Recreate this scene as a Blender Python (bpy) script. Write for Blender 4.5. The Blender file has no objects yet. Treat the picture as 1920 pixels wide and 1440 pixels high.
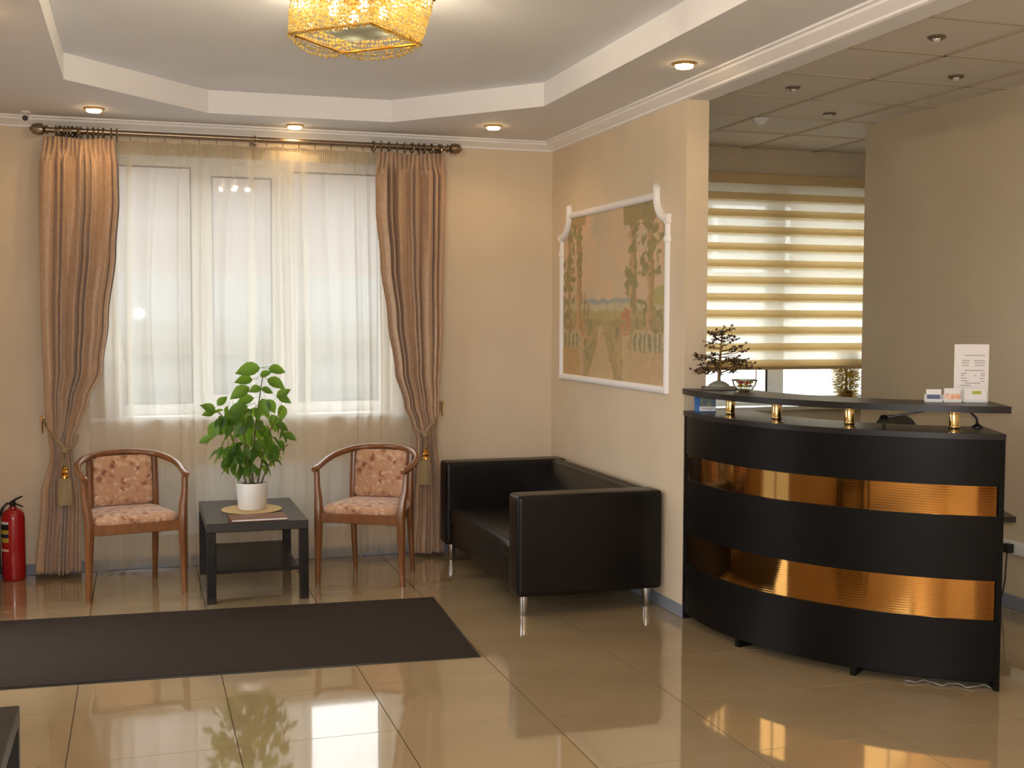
import bpy, bmesh, math, random
from mathutils import Vector, Matrix, noise as mnoise

random.seed(7)
S = bpy.context.scene
COL = S.collection
PI = math.pi


def srgb(r, g, b):
    def f(v):
        v /= 255.0
        return v / 12.92 if v <= 0.04045 else ((v + 0.055) / 1.055) ** 2.4
    return (f(r), f(g), f(b), 1.0)


# ------------------------------------------------------------------ camera
CAM_H = 1.587
YAW, PITCH, ROLL, FPX = math.radians(17.5), math.radians(3.136), math.radians(0.187), 2222.0
fw = Vector((math.sin(YAW) * math.cos(PITCH), math.cos(YAW) * math.cos(PITCH), -math.sin(PITCH)))
rt = Vector((math.cos(YAW), -math.sin(YAW), 0))
up = rt.cross(fw)
rt2 = rt * math.cos(ROLL) + up * math.sin(ROLL)
up2 = up * math.cos(ROLL) - rt * math.sin(ROLL)
cam_d = bpy.data.cameras.new('camera')
cam = bpy.data.objects.new('camera', cam_d)
COL.objects.link(cam)
cam.matrix_world = Matrix(((rt2.x, up2.x, -fw.x, 0), (rt2.y, up2.y, -fw.y, 0), (rt2.z, up2.z, -fw.z, CAM_H), (0, 0, 0, 1)))
cam_d.sensor_width = 36.0
cam_d.lens = FPX / 1920.0 * 36.0
cam_d.clip_start = 0.05
cam_d.clip_end = 200
S.camera = cam

# ------------------------------------------------------------------ world and exposure
W = bpy.data.worlds.new('overcast_sky')
S.world = W
W.use_nodes = True
bg = W.node_tree.nodes['Background']
bg.inputs[0].default_value = (0.96, 0.975, 1.0, 1)
bg.inputs[1].default_value = 5.6
S.view_settings.view_transform = 'Standard'
S.view_settings.look = 'None'
S.view_settings.gamma = 1.0
S.view_settings.use_curve_mapping = False
S.view_settings.exposure = 0.14
DOWNLIGHT_W = 6.5
CHANDELIER_W = 46.0
FLASH_W = 220.0
S.cycles.use_denoising = True
S.cycles.max_bounces = 10
S.cycles.diffuse_bounces = 6
S.cycles.transparent_max_bounces = 16
S.cycles.sample_clamp_indirect = 6.0
S.cycles.caustics_reflective = False
S.cycles.caustics_refractive = False


def lamp(name, kind, loc, power, color, radius, parent=None):
    d = bpy.data.lights.new(name, kind)
    d.energy = power
    d.color = color
    d.shadow_soft_size = radius
    o = bpy.data.objects.new(name, d)
    COL.objects.link(o)
    o.location = loc
    if parent is not None:
        o.parent = parent
    return o


# the photographer's on-camera flash (its reflection shows in the window glass)
lamp('camera_flash', 'POINT', Vector((0, 0, CAM_H)) + up2 * 0.055 + rt2 * 0.02 - fw * 0.01, FLASH_W, (0.96, 0.98, 1.0), 0.03)

# ------------------------------------------------------------------ helpers
MW = {}


def newbm():
    return bmesh.new()


def merge(bm, other):
    me = bpy.data.meshes.new('tmp')
    other.to_mesh(me)
    other.free()
    bm.from_mesh(me)
    bpy.data.meshes.remove(me)
    return bm


def box(bm, x0, y0, z0, x1, y1, z1, bev=0.0, seg=2, M=None):
    t = bmesh.new()
    bmesh.ops.create_cube(t, size=1.0)
    for v in t.verts:
        v.co = Vector(((x0 + x1) / 2 + v.co.x * (x1 - x0), (y0 + y1) / 2 + v.co.y * (y1 - y0), (z0 + z1) / 2 + v.co.z * (z1 - z0)))
    if bev > 0:
        bmesh.ops.bevel(t, geom=t.edges[:], offset=bev, segments=seg, profile=0.6, affect='EDGES')
    if M is not None:
        t.transform(M)
    return merge(bm, t)


def tube(bm, pts, r, n=8, closed=False, flat=1.0):
    pts = [Vector(p) for p in pts]
    m = len(pts)
    rs = r if isinstance(r, (list, tuple)) else [r] * m
    rings = []
    prev = None
    for i, p in enumerate(pts):
        if closed:
            t = (pts[(i + 1) % m] - pts[i - 1])
        else:
            t = pts[min(i + 1, m - 1)] - pts[max(i - 1, 0)]
        t.normalize()
        if prev is None:
            a = Vector((0, 0, 1)) if abs(t.z) < 0.9 else Vector((1, 0, 0))
            u = t.cross(a).normalized()
        else:
            u = (prev - t * prev.dot(t)).normalized()
        prev = u
        w = t.cross(u)
        rings.append([bm.verts.new(p + (u * math.cos(2 * PI * k / n) + w * math.sin(2 * PI * k / n) * flat) * rs[i]) for k in range(n)])
    cnt = m if closed else m - 1
    for i in range(cnt):
        A, B = rings[i], rings[(i + 1) % m]
        for k in range(n):
            bm.faces.new((A[k], A[(k + 1) % n], B[(k + 1) % n], B[k]))
    if not closed:
        bm.faces.new(rings[0][::-1])
        bm.faces.new(rings[-1])
    return bm


def lathe(bm, prof, n=24, c=(0, 0, 0), M=None):
    t = bmesh.new()
    rings = []
    for r, z in prof:
        if r < 1e-5:
            rings.append([t.verts.new((0, 0, z))])
        else:
            rings.append([t.verts.new((r * math.cos(2 * PI * k / n), r * math.sin(2 * PI * k / n), z)) for k in range(n)])
    for A, B in zip(rings[:-1], rings[1:]):
        if len(A) == 1 and len(B) == 1:
            continue
        for k in range(n):
            k2 = (k + 1) % n
            if len(A) == 1:
                t.faces.new((A[0], B[k2], B[k]))
            elif len(B) == 1:
                t.faces.new((A[k], A[k2], B[0]))
            else:
                t.faces.new((A[k], A[k2], B[k2], B[k]))
    if M is not None:
        t.transform(M)
    bmesh.ops.translate(t, verts=t.verts, vec=Vector(c))
    bmesh.ops.recalc_face_normals(t, faces=t.faces)
    return merge(bm, t)


def prism(bm, poly, h0, h1, axis='z', M=None):
    """extrude a 2D polygon; axis z: (x,y) poly, axis x: (y,z) poly, axis y: (x,z) poly"""
    t = bmesh.new()

    def P(a, b, h):
        return {'z': (a, b, h), 'x': (h, a, b), 'y': (a, h, b)}[axis]
    A = [t.verts.new(P(a, b, h0)) for a, b in poly]
    B = [t.verts.new(P(a, b, h1)) for a, b in poly]
    k = len(poly)
    t.faces.new(A)
    t.faces.new(B[::-1])
    for i in range(k):
        t.faces.new((A[i], B[i], B[(i + 1) % k], A[(i + 1) % k]))
    bmesh.ops.recalc_face_normals(t, faces=t.faces)
    if M is not None:
        t.transform(M)
    return merge(bm, t)


def surf(bm, fn, nu, nv):
    g = [[bm.verts.new(fn(i / nu, j / nv)) for j in range(nv + 1)] for i in range(nu + 1)]
    for i in range(nu):
        for j in range(nv):
            bm.faces.new((g[i][j], g[i + 1][j], g[i + 1][j + 1], g[i][j + 1]))
    return bm


def arc_slab(bm, cx, cy, r0, r1, a0, a1, z0, z1, n=40):
    """vertical-walled slab between radii r0<r1 and angles (degrees)"""
    ring = []
    for i in range(n + 1):
        a = math.radians(a0 + (a1 - a0) * i / n)
        c, s = math.cos(a), math.sin(a)
        ring.append([bm.verts.new((cx + r * c, cy + r * s, z)) for r, z in ((r0, z0), (r1, z0), (r1, z1), (r0, z1))])
    for A, B in zip(ring[:-1], ring[1:]):
        for k in range(4):
            bm.faces.new((A[k], A[(k + 1) % 4], B[(k + 1) % 4], B[k]))
    bm.faces.new(ring[0])
    bm.faces.new(ring[-1][::-1])
    bmesh.ops.recalc_face_normals(bm, faces=bm.faces)
    return bm


def link(o, parent=None):
    COL.objects.link(o)
    if parent is not None:
        o.parent = parent
    return o


def obj(name, bm, mat, parent=None, smooth=35, world=False):
    if world and parent is not None and parent in MW:
        bm.transform(MW[parent].inverted())
    me = bpy.data.meshes.new(name)
    if smooth:
        for f in bm.faces:
            f.smooth = True
    bm.to_mesh(me)
    bm.free()
    if smooth and smooth < 180:
        me.set_sharp_from_angle(angle=math.radians(smooth))
    me.materials.append(mat)
    o = bpy.data.objects.new(name, me)
    link(o, parent)
    if parent is not None and parent in MW:
        MW[o] = MW[parent]
    return o


def tag(o, label=None, cat=None, group=None, kind=None):
    if label:
        o['label'] = label
    if cat:
        o['category'] = cat
    if group:
        o['group'] = group
    if kind:
        o['kind'] = kind
    return o


def thing(name, label, cat, loc=(0, 0, 0), rotz=0.0, group=None):
    o = bpy.data.objects.new(name, None)
    o.empty_display_size = 0.1
    COL.objects.link(o)
    o.location = loc
    o.rotation_euler = (0, 0, rotz)
    MW[o] = Matrix.Translation(Vector(loc)) @ Matrix.Rotation(rotz, 4, 'Z')
    return tag(o, label, cat, group)


def struct(name, bm, mat, label=None, smooth=30, parent=None):
    o = obj(name, bm, mat, parent, smooth)
    if parent is None:
        tag(o, label, None, None, 'structure')
    return o


def copy_tree(o, parent=None):
    c = o.copy()
    COL.objects.link(c)
    if parent is not None:
        c.parent = parent
    for ch in list(o.children):
        copy_tree(ch, c)
    return c


def interp(tab, x):
    if x <= tab[0][0]:
        return tab[0][1]
    for (a, va), (b, vb) in zip(tab[:-1], tab[1:]):
        if x <= b:
            t = (x - a) / (b - a)
            t = t * t * (3 - 2 * t)
            return va + (vb - va) * t
    return tab[-1][1]


# ------------------------------------------------------------------ materials
def mat(name, base, rough=0.5, metal=0.0, spec=0.5, noise_amt=0.0, noise_scale=8.0, bump=0.0, bump_scale=60.0, sheen=0.0,
        emis=None, emis_s=0.0, coat=0.0, col2=None, stretch=None):
    m = bpy.data.materials.new(name)
    m.use_nodes = True
    nt = m.node_tree
    b = nt.nodes['Principled BSDF']
    b.inputs['Base Color'].default_value = base
    b.inputs['Roughness'].default_value = rough
    b.inputs['Metallic'].default_value = metal
    b.inputs['Specular IOR Level'].default_value = spec
    b.inputs['Sheen Weight'].default_value = sheen
    b.inputs['Coat Weight'].default_value = coat
    if emis:
        b.inputs['Emission Color'].default_value = emis
        b.inputs['Emission Strength'].default_value = emis_s
    vec = None
    if noise_amt > 0 or bump > 0:
        tc = nt.nodes.new('ShaderNodeTexCoord')
        vec = tc.outputs['Object']
        if stretch:
            mp = nt.nodes.new('ShaderNodeMapping')
            mp.inputs['Scale'].default_value = stretch
            nt.links.new(vec, mp.inputs['Vector'])
            vec = mp.outputs['Vector']
    if noise_amt > 0:
        n = nt.nodes.new('ShaderNodeTexNoise')
        n.inputs['Scale'].default_value = noise_scale
        n.inputs['Detail'].default_value = 5
        nt.links.new(vec, n.inputs['Vector'])
        mx = nt.nodes.new('ShaderNodeMix')
        mx.data_type = 'RGBA'
        c2 = col2 or tuple(list(v * (1 - noise_amt) for v in base[:3]) + [1])
        mx.inputs['A'].default_value = base
        mx.inputs['B'].default_value = c2
        rp = nt.nodes.new('ShaderNodeMapRange')
        rp.inputs['From Min'].default_value = 0.35
        rp.inputs['From Max'].default_value = 0.65
        nt.links.new(n.outputs['Fac'], rp.inputs['Value'])
        nt.links.new(rp.outputs['Result'], mx.inputs['Factor'])
        nt.links.new(mx.outputs['Result'], b.inputs['Base Color'])
    if bump > 0:
        n2 = nt.nodes.new('ShaderNodeTexNoise')
        n2.inputs['Scale'].default_value = bump_scale
        n2.inputs['Detail'].default_value = 4
        nt.links.new(vec, n2.inputs['Vector'])
        bp = nt.nodes.new('ShaderNodeBump')
        bp.inputs['Strength'].default_value = bump
        bp.inputs['Distance'].default_value = 0.01
        nt.links.new(n2.outputs['Fac'], bp.inputs['Height'])
        nt.links.new(bp.outputs['Normal'], b.inputs['Normal'])
    return m


def thin_mat(name, col, transp, transl, spec_col=None):
    """thin cloth: part open weave (transparent), part translucent, part diffuse"""
    m = bpy.data.materials.new(name)
    m.use_nodes = True
    nt = m.node_tree
    nt.nodes.remove(nt.nodes['Principled BSDF'])
    out = nt.nodes['Material Output']
    d = nt.nodes.new('ShaderNodeBsdfDiffuse')
    d.inputs['Color'].default_value = col
    t = nt.nodes.new('ShaderNodeBsdfTranslucent')
    t.inputs['Color'].default_value = col
    tr = nt.nodes.new('ShaderNodeBsdfTransparent')
    m1 = nt.nodes.new('ShaderNodeMixShader')
    m1.inputs[0].default_value = transl
    nt.links.new(d.outputs[0], m1.inputs[1])
    nt.links.new(t.outputs[0], m1.inputs[2])
    m2 = nt.nodes.new('ShaderNodeMixShader')
    m2.inputs[0].default_value = transp
    nt.links.new(m1.outputs[0], m2.inputs[1])
    nt.links.new(tr.outputs[0], m2.inputs[2])
    nt.links.new(m2.outputs[0], out.inputs['Surface'])
    return m


def pane_mat(name, tint=(0.96, 0.98, 0.97, 1)):
    m = bpy.data.materials.new(name)
    m.use_nodes = True
    nt = m.node_tree
    nt.nodes.remove(nt.nodes['Principled BSDF'])
    out = nt.nodes['Material Output']
    tr = nt.nodes.new('ShaderNodeBsdfTransparent')
    tr.inputs['Color'].default_value = tint
    g = nt.nodes.new('ShaderNodeBsdfGlossy')
    g.inputs['Roughness'].default_value = 0.02
    lw = nt.nodes.new('ShaderNodeLayerWeight')   # thin-pane Schlick reflectance, the same from both sides
    lw.inputs['Blend'].default_value = 0.5
    pw = nt.nodes.new('ShaderNodeMath')
    pw.operation = 'POWER'
    pw.inputs[1].default_value = 5.0
    ma = nt.nodes.new('ShaderNodeMath')
    ma.operation = 'MULTIPLY_ADD'
    ma.inputs[1].default_value = 0.95
    ma.inputs[2].default_value = 0.045
    mx = nt.nodes.new('ShaderNodeMixShader')
    nt.links.new(lw.outputs['Facing'], pw.inputs[0])
    nt.links.new(pw.outputs[0], ma.inputs[0])
    nt.links.new(ma.outputs[0], mx.inputs[0])
    nt.links.new(tr.outputs[0], mx.inputs[1])
    nt.links.new(g.outputs[0], mx.inputs[2])
    nt.links.new(mx.outputs[0], out.inputs['Surface'])
    return m


M = {}
M['wall'] = mat('cream_wall_paint', srgb(222, 205, 180), 0.62, noise_amt=0.05, noise_scale=3.0, bump=0.05, bump_scale=160)
M['wall2'] = mat('beige_wall_paint', srgb(208, 194, 168), 0.65, noise_amt=0.05, noise_scale=3.0, bump=0.05, bump_scale=160)
M['ceil'] = mat('ceiling_paint', srgb(230, 232, 238), 0.7, noise_amt=0.03, noise_scale=2.0)
M['trim'] = mat('white_plaster_moulding', srgb(244, 243, 246), 0.55, noise_amt=0.02)
M['cpanel'] = mat('ceiling_panel', srgb(216, 212, 206), 0.8, bump=0.15, bump_scale=220)
M['cgrid'] = mat('ceiling_grid', srgb(190, 178, 158), 0.6, noise_amt=0.03)
M['tile'] = mat('polished_beige_tile', srgb(170, 148, 114), 0.05, spec=0.8, coat=0.6, noise_amt=0.10, noise_scale=2.2)
M['grout'] = mat('dark_grout', srgb(70, 54, 36), 0.9, spec=0.1, noise_amt=0.1)
M['base'] = mat('grey_baseboard', srgb(132, 138, 152), 0.3, noise_amt=0.05)
M['pvc'] = mat('white_pvc', srgb(238, 240, 240), 0.35, noise_amt=0.015)
M['glass'] = pane_mat('window_glass')
M['sheer'] = thin_mat('sheer_voile', srgb(248, 245, 238), 0.45, 0.80)
M['tape'] = thin_mat('gathered_heading_tape', srgb(228, 216, 190), 0.08, 0.6)
M['rod'] = mat('antique_bronze', srgb(150, 132, 112), 0.28, metal=0.9, noise_amt=0.1, noise_scale=30)
M['gold'] = mat('polished_gold', srgb(226, 176, 92), 0.16, metal=1.0, noise_amt=0.05)
M['brass'] = mat('polished_brass_post', srgb(214, 186, 130), 0.10, metal=1.0, noise_amt=0.03)
M['chrome'] = mat('brushed_chrome', srgb(205, 205, 208), 0.2, metal=1.0, noise_amt=0.05)
M['cord'] = mat('beige_gold_cord', srgb(164, 140, 108), 0.6, noise_amt=0.2, noise_scale=120)
M['fringe'] = mat('beige_tassel_fringe', srgb(176, 155, 118), 0.7, noise_amt=0.2, noise_scale=160, stretch=(1, 1, 0.05))
M['wood'] = mat('cherry_wood', srgb(134, 84, 47), 0.28, noise_amt=0.3, noise_scale=18, stretch=(1, 1, 0.15), coat=0.3)
M['blackwood'] = mat('black_brown_laminate', srgb(32, 28, 27), 0.34, spec=0.3, noise_amt=0.25, noise_scale=14, stretch=(0.2, 1, 1))
M['panelblack'] = mat('black_wenge_laminate', srgb(20, 18, 17), 0.36, spec=0.11, noise_amt=0.25, noise_scale=20, stretch=(1, 1, 6))
M['tabletop'] = mat('dark_grey_laminate', srgb(44, 43, 45), 0.28, noise_amt=0.15, noise_scale=14)
M['leather'] = mat('black_leather', srgb(19, 16, 14), 0.33, spec=0.28, noise_amt=0.15, noise_scale=9, bump=0.12, bump_scale=16)
M['mat'] = mat('dark_brown_carpet_mat', srgb(66, 56, 50), 0.95, spec=0.1, noise_amt=0.35, noise_scale=160, bump=0.5, bump_scale=400)
M['pot'] = mat('white_ceramic', srgb(232, 228, 226), 0.3, noise_amt=0.02)
M['soil'] = mat('potting_soil', srgb(52, 38, 28), 0.95, noise_amt=0.4, noise_scale=60)
M['straw'] = mat('woven_straw', srgb(214, 184, 130), 0.7, noise_amt=0.25, noise_scale=70, bump=0.3, bump_scale=200)
M['board'] = mat('brown_leather_folder', srgb(128, 80, 54), 0.45, noise_amt=0.15, noise_scale=20)
M['stem'] = mat('green_brown_stem', srgb(104, 92, 52), 0.6, noise_amt=0.2, noise_scale=40)
M['red'] = mat('red_enamel', srgb(172, 20, 26), 0.22, noise_amt=0.05, coat=0.4)
M['black'] = mat('black_plastic', srgb(26, 25, 25), 0.4, noise_amt=0.1)
M['white'] = mat('white_plastic', srgb(232, 232, 232), 0.4, noise_amt=0.02)
M['grey'] = mat('grey_plastic', srgb(150, 150, 150), 0.45, noise_amt=0.03)
M['paper'] = mat('white_paper', srgb(236, 232, 232), 0.7, noise_amt=0.02)
M['ink'] = mat('grey_ink', srgb(168, 160, 164), 0.8, noise_amt=0.05)
M['blue'] = mat('blue_print', srgb(30, 105, 180), 0.4, noise_amt=0.3, noise_scale=25)
M['photo'] = mat('printed_photo', srgb(70, 96, 120), 0.4, noise_amt=0.9, noise_scale=30, col2=srgb(150, 140, 90))
M['orange'] = mat('orange_print', srgb(232, 150, 110), 0.5, noise_amt=0.3, noise_scale=60, col2=srgb(240, 220, 200))
M['lilac'] = mat('blue_grey_print', srgb(96, 106, 150), 0.5, noise_amt=0.3, noise_scale=60)
M['lime'] = mat('lime_logo', srgb(176, 184, 60), 0.5, noise_amt=0.05)
M['yellow'] = mat('yellow_label', srgb(214, 178, 60), 0.5, noise_amt=0.25, noise_scale=40)
M['navy'] = mat('navy_label', srgb(40, 44, 84), 0.5, noise_amt=0.1)
M['stone'] = mat('grey_green_stone', srgb(150, 152, 138), 0.8, noise_amt=0.3, noise_scale=30)
M['slab'] = mat('dark_stone_slab', srgb(120, 110, 102), 0.6, noise_amt=0.2, noise_scale=20)
M['wire'] = mat('copper_wire', srgb(120, 92, 56), 0.4, metal=0.7, noise_amt=0.2, noise_scale=40)
M['darkleaf'] = mat('dark_bead_leaf', srgb(70, 50, 36), 0.35, noise_amt=0.4, noise_scale=60)
M['tinsel'] = mat('gold_tinsel', srgb(226, 196, 70), 0.3, metal=0.35, noise_amt=0.3, noise_scale=20)
M['lens'] = mat('warm_lit_diffuser', srgb(255, 230, 180), 0.4, noise_amt=0.01, emis=(1.0, 0.66, 0.28, 1), emis_s=22.0)
M['bulb'] = mat('lit_bulb', srgb(255, 230, 180), 0.4, noise_amt=0.01, emis=(1.0, 0.78, 0.45, 1), emis_s=25.0)
M['halogen'] = mat('halogen_glass', srgb(235, 235, 240), 0.08, metal=0.6, noise_amt=0.02)
M['doorwood'] = mat('brown_door_wood', srgb(110, 66, 38), 0.4, noise_amt=0.3, noise_scale=10, stretch=(1, 1, 0.1))
M['doorwood'].use_fake_user = False
M['facade'] = mat('pale_plaster_facade', srgb(112, 109, 104), 0.8, noise_amt=0.08, noise_scale=0.8)
M['facade2'] = mat('pink_facade', srgb(124, 109, 101), 0.8, noise_amt=0.08, noise_scale=0.8)
M['bandw'] = mat('pale_grey_band', srgb(126, 124, 122), 0.8, noise_amt=0.08, noise_scale=1.5)
M['snowwhite'] = mat('white_backdrop_paint', srgb(240, 240, 240), 0.7, noise_amt=0.03)
M['bandst'] = mat('beige_stone_band', srgb(96, 88, 72), 0.8, noise_amt=0.15, noise_scale=3)
M['fence'] = mat('grey_fence', srgb(66, 68, 62), 0.7, noise_amt=0.15, noise_scale=6)
M['asphalt'] = mat('wet_asphalt', srgb(110, 110, 112), 0.8, noise_amt=0.2, noise_scale=2)
M['blindband'] = thin_mat('opaque_blind_band', srgb(238, 224, 192), 0.03, 0.70)
M['blindsheer'] = thin_mat('sheer_blind_band', srgb(248, 244, 232), 0.62, 0.7)
M['cassette'] = mat('beige_blind_fabric', srgb(200, 176, 132), 0.7, noise_amt=0.05)
M['candyr'] = mat('red_wrapper', srgb(190, 60, 50), 0.3, noise_amt=0.2, noise_scale=80)
M['candyy'] = mat('yellow_wrapper', srgb(206, 176, 80), 0.3, noise_amt=0.2, noise_scale=80)
M['candyw'] = mat('white_wrapper', srgb(220, 210, 200), 0.3, noise_amt=0.2, noise_scale=80)


def drape_material():
    m = mat('taupe_jacquard_satin', srgb(178, 142, 116), 0.42, sheen=0.4)
    nt = m.node_tree
    b = nt.nodes['Principled BSDF']
    tc = nt.nodes.new('ShaderNodeTexCoord')
    mp = nt.nodes.new('ShaderNodeMapping')
    mp.inputs['Scale'].default_value = (9, 2, 5)
    v = nt.nodes.new('ShaderNodeTexNoise')
    v.inputs['Scale'].default_value = 3.0
    v.inputs['Detail'].default_value = 3.0
    v.inputs['Distortion'].default_value = 2.2
    nt.links.new(tc.outputs['Object'], mp.inputs['Vector'])
    nt.links.new(mp.outputs['Vector'], v.inputs['Vector'])
    cr = nt.nodes.new('ShaderNodeValToRGB')
    cr.color_ramp.elements[0].position = 0.47
    cr.color_ramp.elements[0].color = srgb(180, 148, 120)
    cr.color_ramp.elements[1].position = 0.53
    cr.color_ramp.elements[1].color = srgb(188, 156, 128)
    nt.links.new(v.outputs['Fac'], cr.inputs['Fac'])
    nt.links.new(cr.outputs['Color'], b.inputs['Base Color'])
    return m


def floral_material():
    m = mat('floral_upholstery', srgb(205, 150, 112), 0.75, sheen=0.3)
    nt = m.node_tree
    b = nt.nodes['Principled BSDF']
    tc = nt.nodes.new('ShaderNodeTexCoord')
    vo = nt.nodes.new('ShaderNodeTexVoronoi')
    vo.inputs['Scale'].default_value = 19.0
    ns = nt.nodes.new('ShaderNodeTexNoise')
    ns.inputs['Scale'].default_value = 34.0
    ns.inputs['Detail'].default_value = 3.0
    ad = nt.nodes.new('ShaderNodeMixRGB')
    ad.blend_type = 'ADD'
    ad.inputs[0].default_value = 0.035
    nt.links.new(tc.outputs['Object'], ad.inputs[1])
    nt.links.new(ns.outputs['Color'], ad.inputs[2])
    nt.links.new(ad.outputs[0], vo.inputs['Vector'])
    nt.links.new(tc.outputs['Object'], ns.inputs['Vector'])
    r1 = nt.nodes.new('ShaderNodeValToRGB')
    e = r1.color_ramp.elements
    e[0].position = 0.0
    e[0].color = srgb(126, 76, 54)
    e[1].position = 0.62
    e[1].color = srgb(188, 144, 112)
    x = e.new(0.26)
    x.color = srgb(146, 90, 66)
    x = e.new(0.44)
    x.color = srgb(184, 138, 106)
    nt.links.new(vo.outputs['Distance'], r1.inputs['Fac'])
    r2 = nt.nodes.new('ShaderNodeValToRGB')
    r2.color_ramp.elements[0].position = 0.55
    r2.color_ramp.elements[0].color = (0, 0, 0, 1)
    r2.color_ramp.elements[1].position = 0.62
    r2.color_ramp.elements[1].color = (1, 1, 1, 1)
    nt.links.new(ns.outputs['Fac'], r2.inputs['Fac'])
    mx = nt.nodes.new('ShaderNodeMix')
    mx.data_type = 'RGBA'
    mx.inputs['B'].default_value = srgb(204, 168, 140)
    nt.links.new(r2.outputs['Color'], mx.inputs['Factor'])
    nt.links.new(r1.outputs['Color'], mx.inputs['A'])
    nt.links.new(mx.outputs['Result'], b.inputs['Base Color'])
    return m


def leaf_material():
    m = bpy.data.materials.new('glossy_green_leaf')
    m.use_nodes = True
    nt = m.node_tree
    b = nt.nodes['Principled BSDF']
    oi = nt.nodes.new('ShaderNodeObjectInfo')
    cr = nt.nodes.new('ShaderNodeValToRGB')
    cr.color_ramp.elements[0].color = srgb(26, 56, 22)
    cr.color_ramp.elements[1].color = srgb(52, 92, 34)
    nt.links.new(oi.outputs['Random'], cr.inputs['Fac'])
    nt.links.new(cr.outputs['Color'], b.inputs['Base Color'])
    b.inputs['Roughness'].default_value = 0.4
    t = nt.nodes.new('ShaderNodeBsdfTranslucent')
    t.inputs['Color'].default_value = srgb(170, 215, 66)
    mx = nt.nodes.new('ShaderNodeMixShader')
    mx.inputs[0].default_value = 0.42
    nt.links.new(b.outputs[0], mx.inputs[1])
    nt.links.new(t.outputs[0], mx.inputs[2])
    nt.links.new(mx.outputs[0], nt.nodes['Material Output'].inputs['Surface'])
    return m


def crystal_material():
    m = bpy.data.materials.new('amber_crystal')
    m.use_nodes = True
    nt = m.node_tree
    nt.nodes.remove(nt.nodes['Principled BSDF'])
    g = nt.nodes.new('ShaderNodeBsdfGlossy')
    g.inputs['Color'].default_value = (1.0, 0.88, 0.58, 1)
    g.inputs['Roughness'].default_value = 0.12
    t = nt.nodes.new('ShaderNodeBsdfTranslucent')
    t.inputs['Color'].default_value = (1.0, 0.84, 0.44, 1)
    mx = nt.nodes.new('ShaderNodeMixShader')
    mx.inputs[0].default_value = 0.62
    nt.links.new(g.outputs[0], mx.inputs[1])
    nt.links.new(t.outputs[0], mx.inputs[2])
    nt.links.new(mx.outputs[0], nt.nodes['Material Output'].inputs['Surface'])
    return m


def gold_mirror_material():
    m = mat('ribbed_gold_mirror_tape', srgb(168, 122, 66), 0.07, metal=1.0)
    nt = m.node_tree
    b = nt.nodes['Principled BSDF']
    tc = nt.nodes.new('ShaderNodeTexCoord')
    wv = nt.nodes.new('ShaderNodeTexWave')
    wv.bands_direction = 'Z'
    wv.inputs['Scale'].default_value = 28.0
    bp = nt.nodes.new('ShaderNodeBump')
    bp.inputs['Strength'].default_value = 0.02
    bp.inputs['Distance'].default_value = 0.002
    nt.links.new(tc.outputs['Object'], wv.inputs['Vector'])
    nt.links.new(wv.outputs['Fac'], bp.inputs['Height'])
    nt.links.new(bp.outputs['Normal'], b.inputs['Normal'])
    return m


def paint_material():
    m = bpy.data.materials.new('mural_paint')
    m.use_nodes = True
    nt = m.node_tree
    b = nt.nodes['Principled BSDF']
    a = nt.nodes.new('ShaderNodeVertexColor')
    a.layer_name = 'paint'
    ns = nt.nodes.new('ShaderNodeTexNoise')
    ns.inputs['Scale'].default_value = 45.0
    tc = nt.nodes.new('ShaderNodeTexCoord')
    nt.links.new(tc.outputs['Object'], ns.inputs['Vector'])
    mx = nt.nodes.new('ShaderNodeMixRGB')
    mx.blend_type = 'OVERLAY'
    mx.inputs[0].default_value = 0.08
    nt.links.new(a.outputs['Color'], mx.inputs[1])
    nt.links.new(ns.outputs['Fac'], mx.inputs[2])
    nt.links.new(mx.outputs[0], b.inputs['Base Color'])
    b.inputs['Roughness'].default_value = 0.6
    return m


M['drape'] = drape_material()
M['floral'] = floral_material()
M['leaf'] = leaf_material()
M['crystal'] = crystal_material()
M['frost'] = thin_mat('frosted_glass_plate', srgb(150, 152, 140), 0.10, 0.06)
M['goldmirror'] = gold_mirror_material()
M['mural'] = paint_material()

# ------------------------------------------------------------------ room dimensions
XL, XR, YB, YF = -0.85, 2.748, 7.80, -2.2
XP = 2.875            # far face of the thin partition
YP = 5.69             # where the partition ends
X2, Y2 = 4.589, 6.82  # reception side wall and its free end
YW = 8.0              # reception window wall
XE = 6.4
ZS, ZC, ZR = 2.80, 2.935, 2.862


# ------------------------------------------------------------------ floor with tiles
bm = newbm()
box(bm, XL, YF, -0.08, XE, 8.3, -0.0015)
floor = struct('floor', bm, M['grout'], 'floor of polished beige tiles with dark joints')
T0x, T0y, TS, GAP = -0.2666, 5.0203, 0.6, 0.0019


def tile_mesh(w, d):
    t = newbm()
    box(t, GAP, GAP, -0.006, w - GAP, d - GAP, 0.0)
    me = bpy.data.meshes.new('floor_tile')
    t.to_mesh(me)
    t.free()
    me.materials.append(M['tile'])
    return me


tile_cache = {}
for i in range(-1, 12):
    for j in range(-13, 6):
        x0, y0 = T0x + i * TS, T0y + j * TS
        x1, y1 = x0 + TS, y0 + TS
        cx0, cx1 = max(x0, XL), min(x1, XE)
        cy0, cy1 = max(y0, YF), min(y1, YW if x0 > XR - 0.3 else YB)
        if cx1 - cx0 < 0.02 or cy1 - cy0 < 0.02:
            continue
        if x0 > X2 and y1 < Y2:
            continue
        k = (round(cx1 - cx0, 4), round(cy1 - cy0, 4))
        if k not in tile_cache:
            tile_cache[k] = tile_mesh(*k)
        o = bpy.data.objects.new('floor_tile', tile_cache[k])
        link(o, floor)
        o.location = (cx0, cy0, 0)

# ------------------------------------------------------------------ walls
WIN = (-0.19, 1.62, 0.965, 2.62)    # lobby window opening


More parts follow.
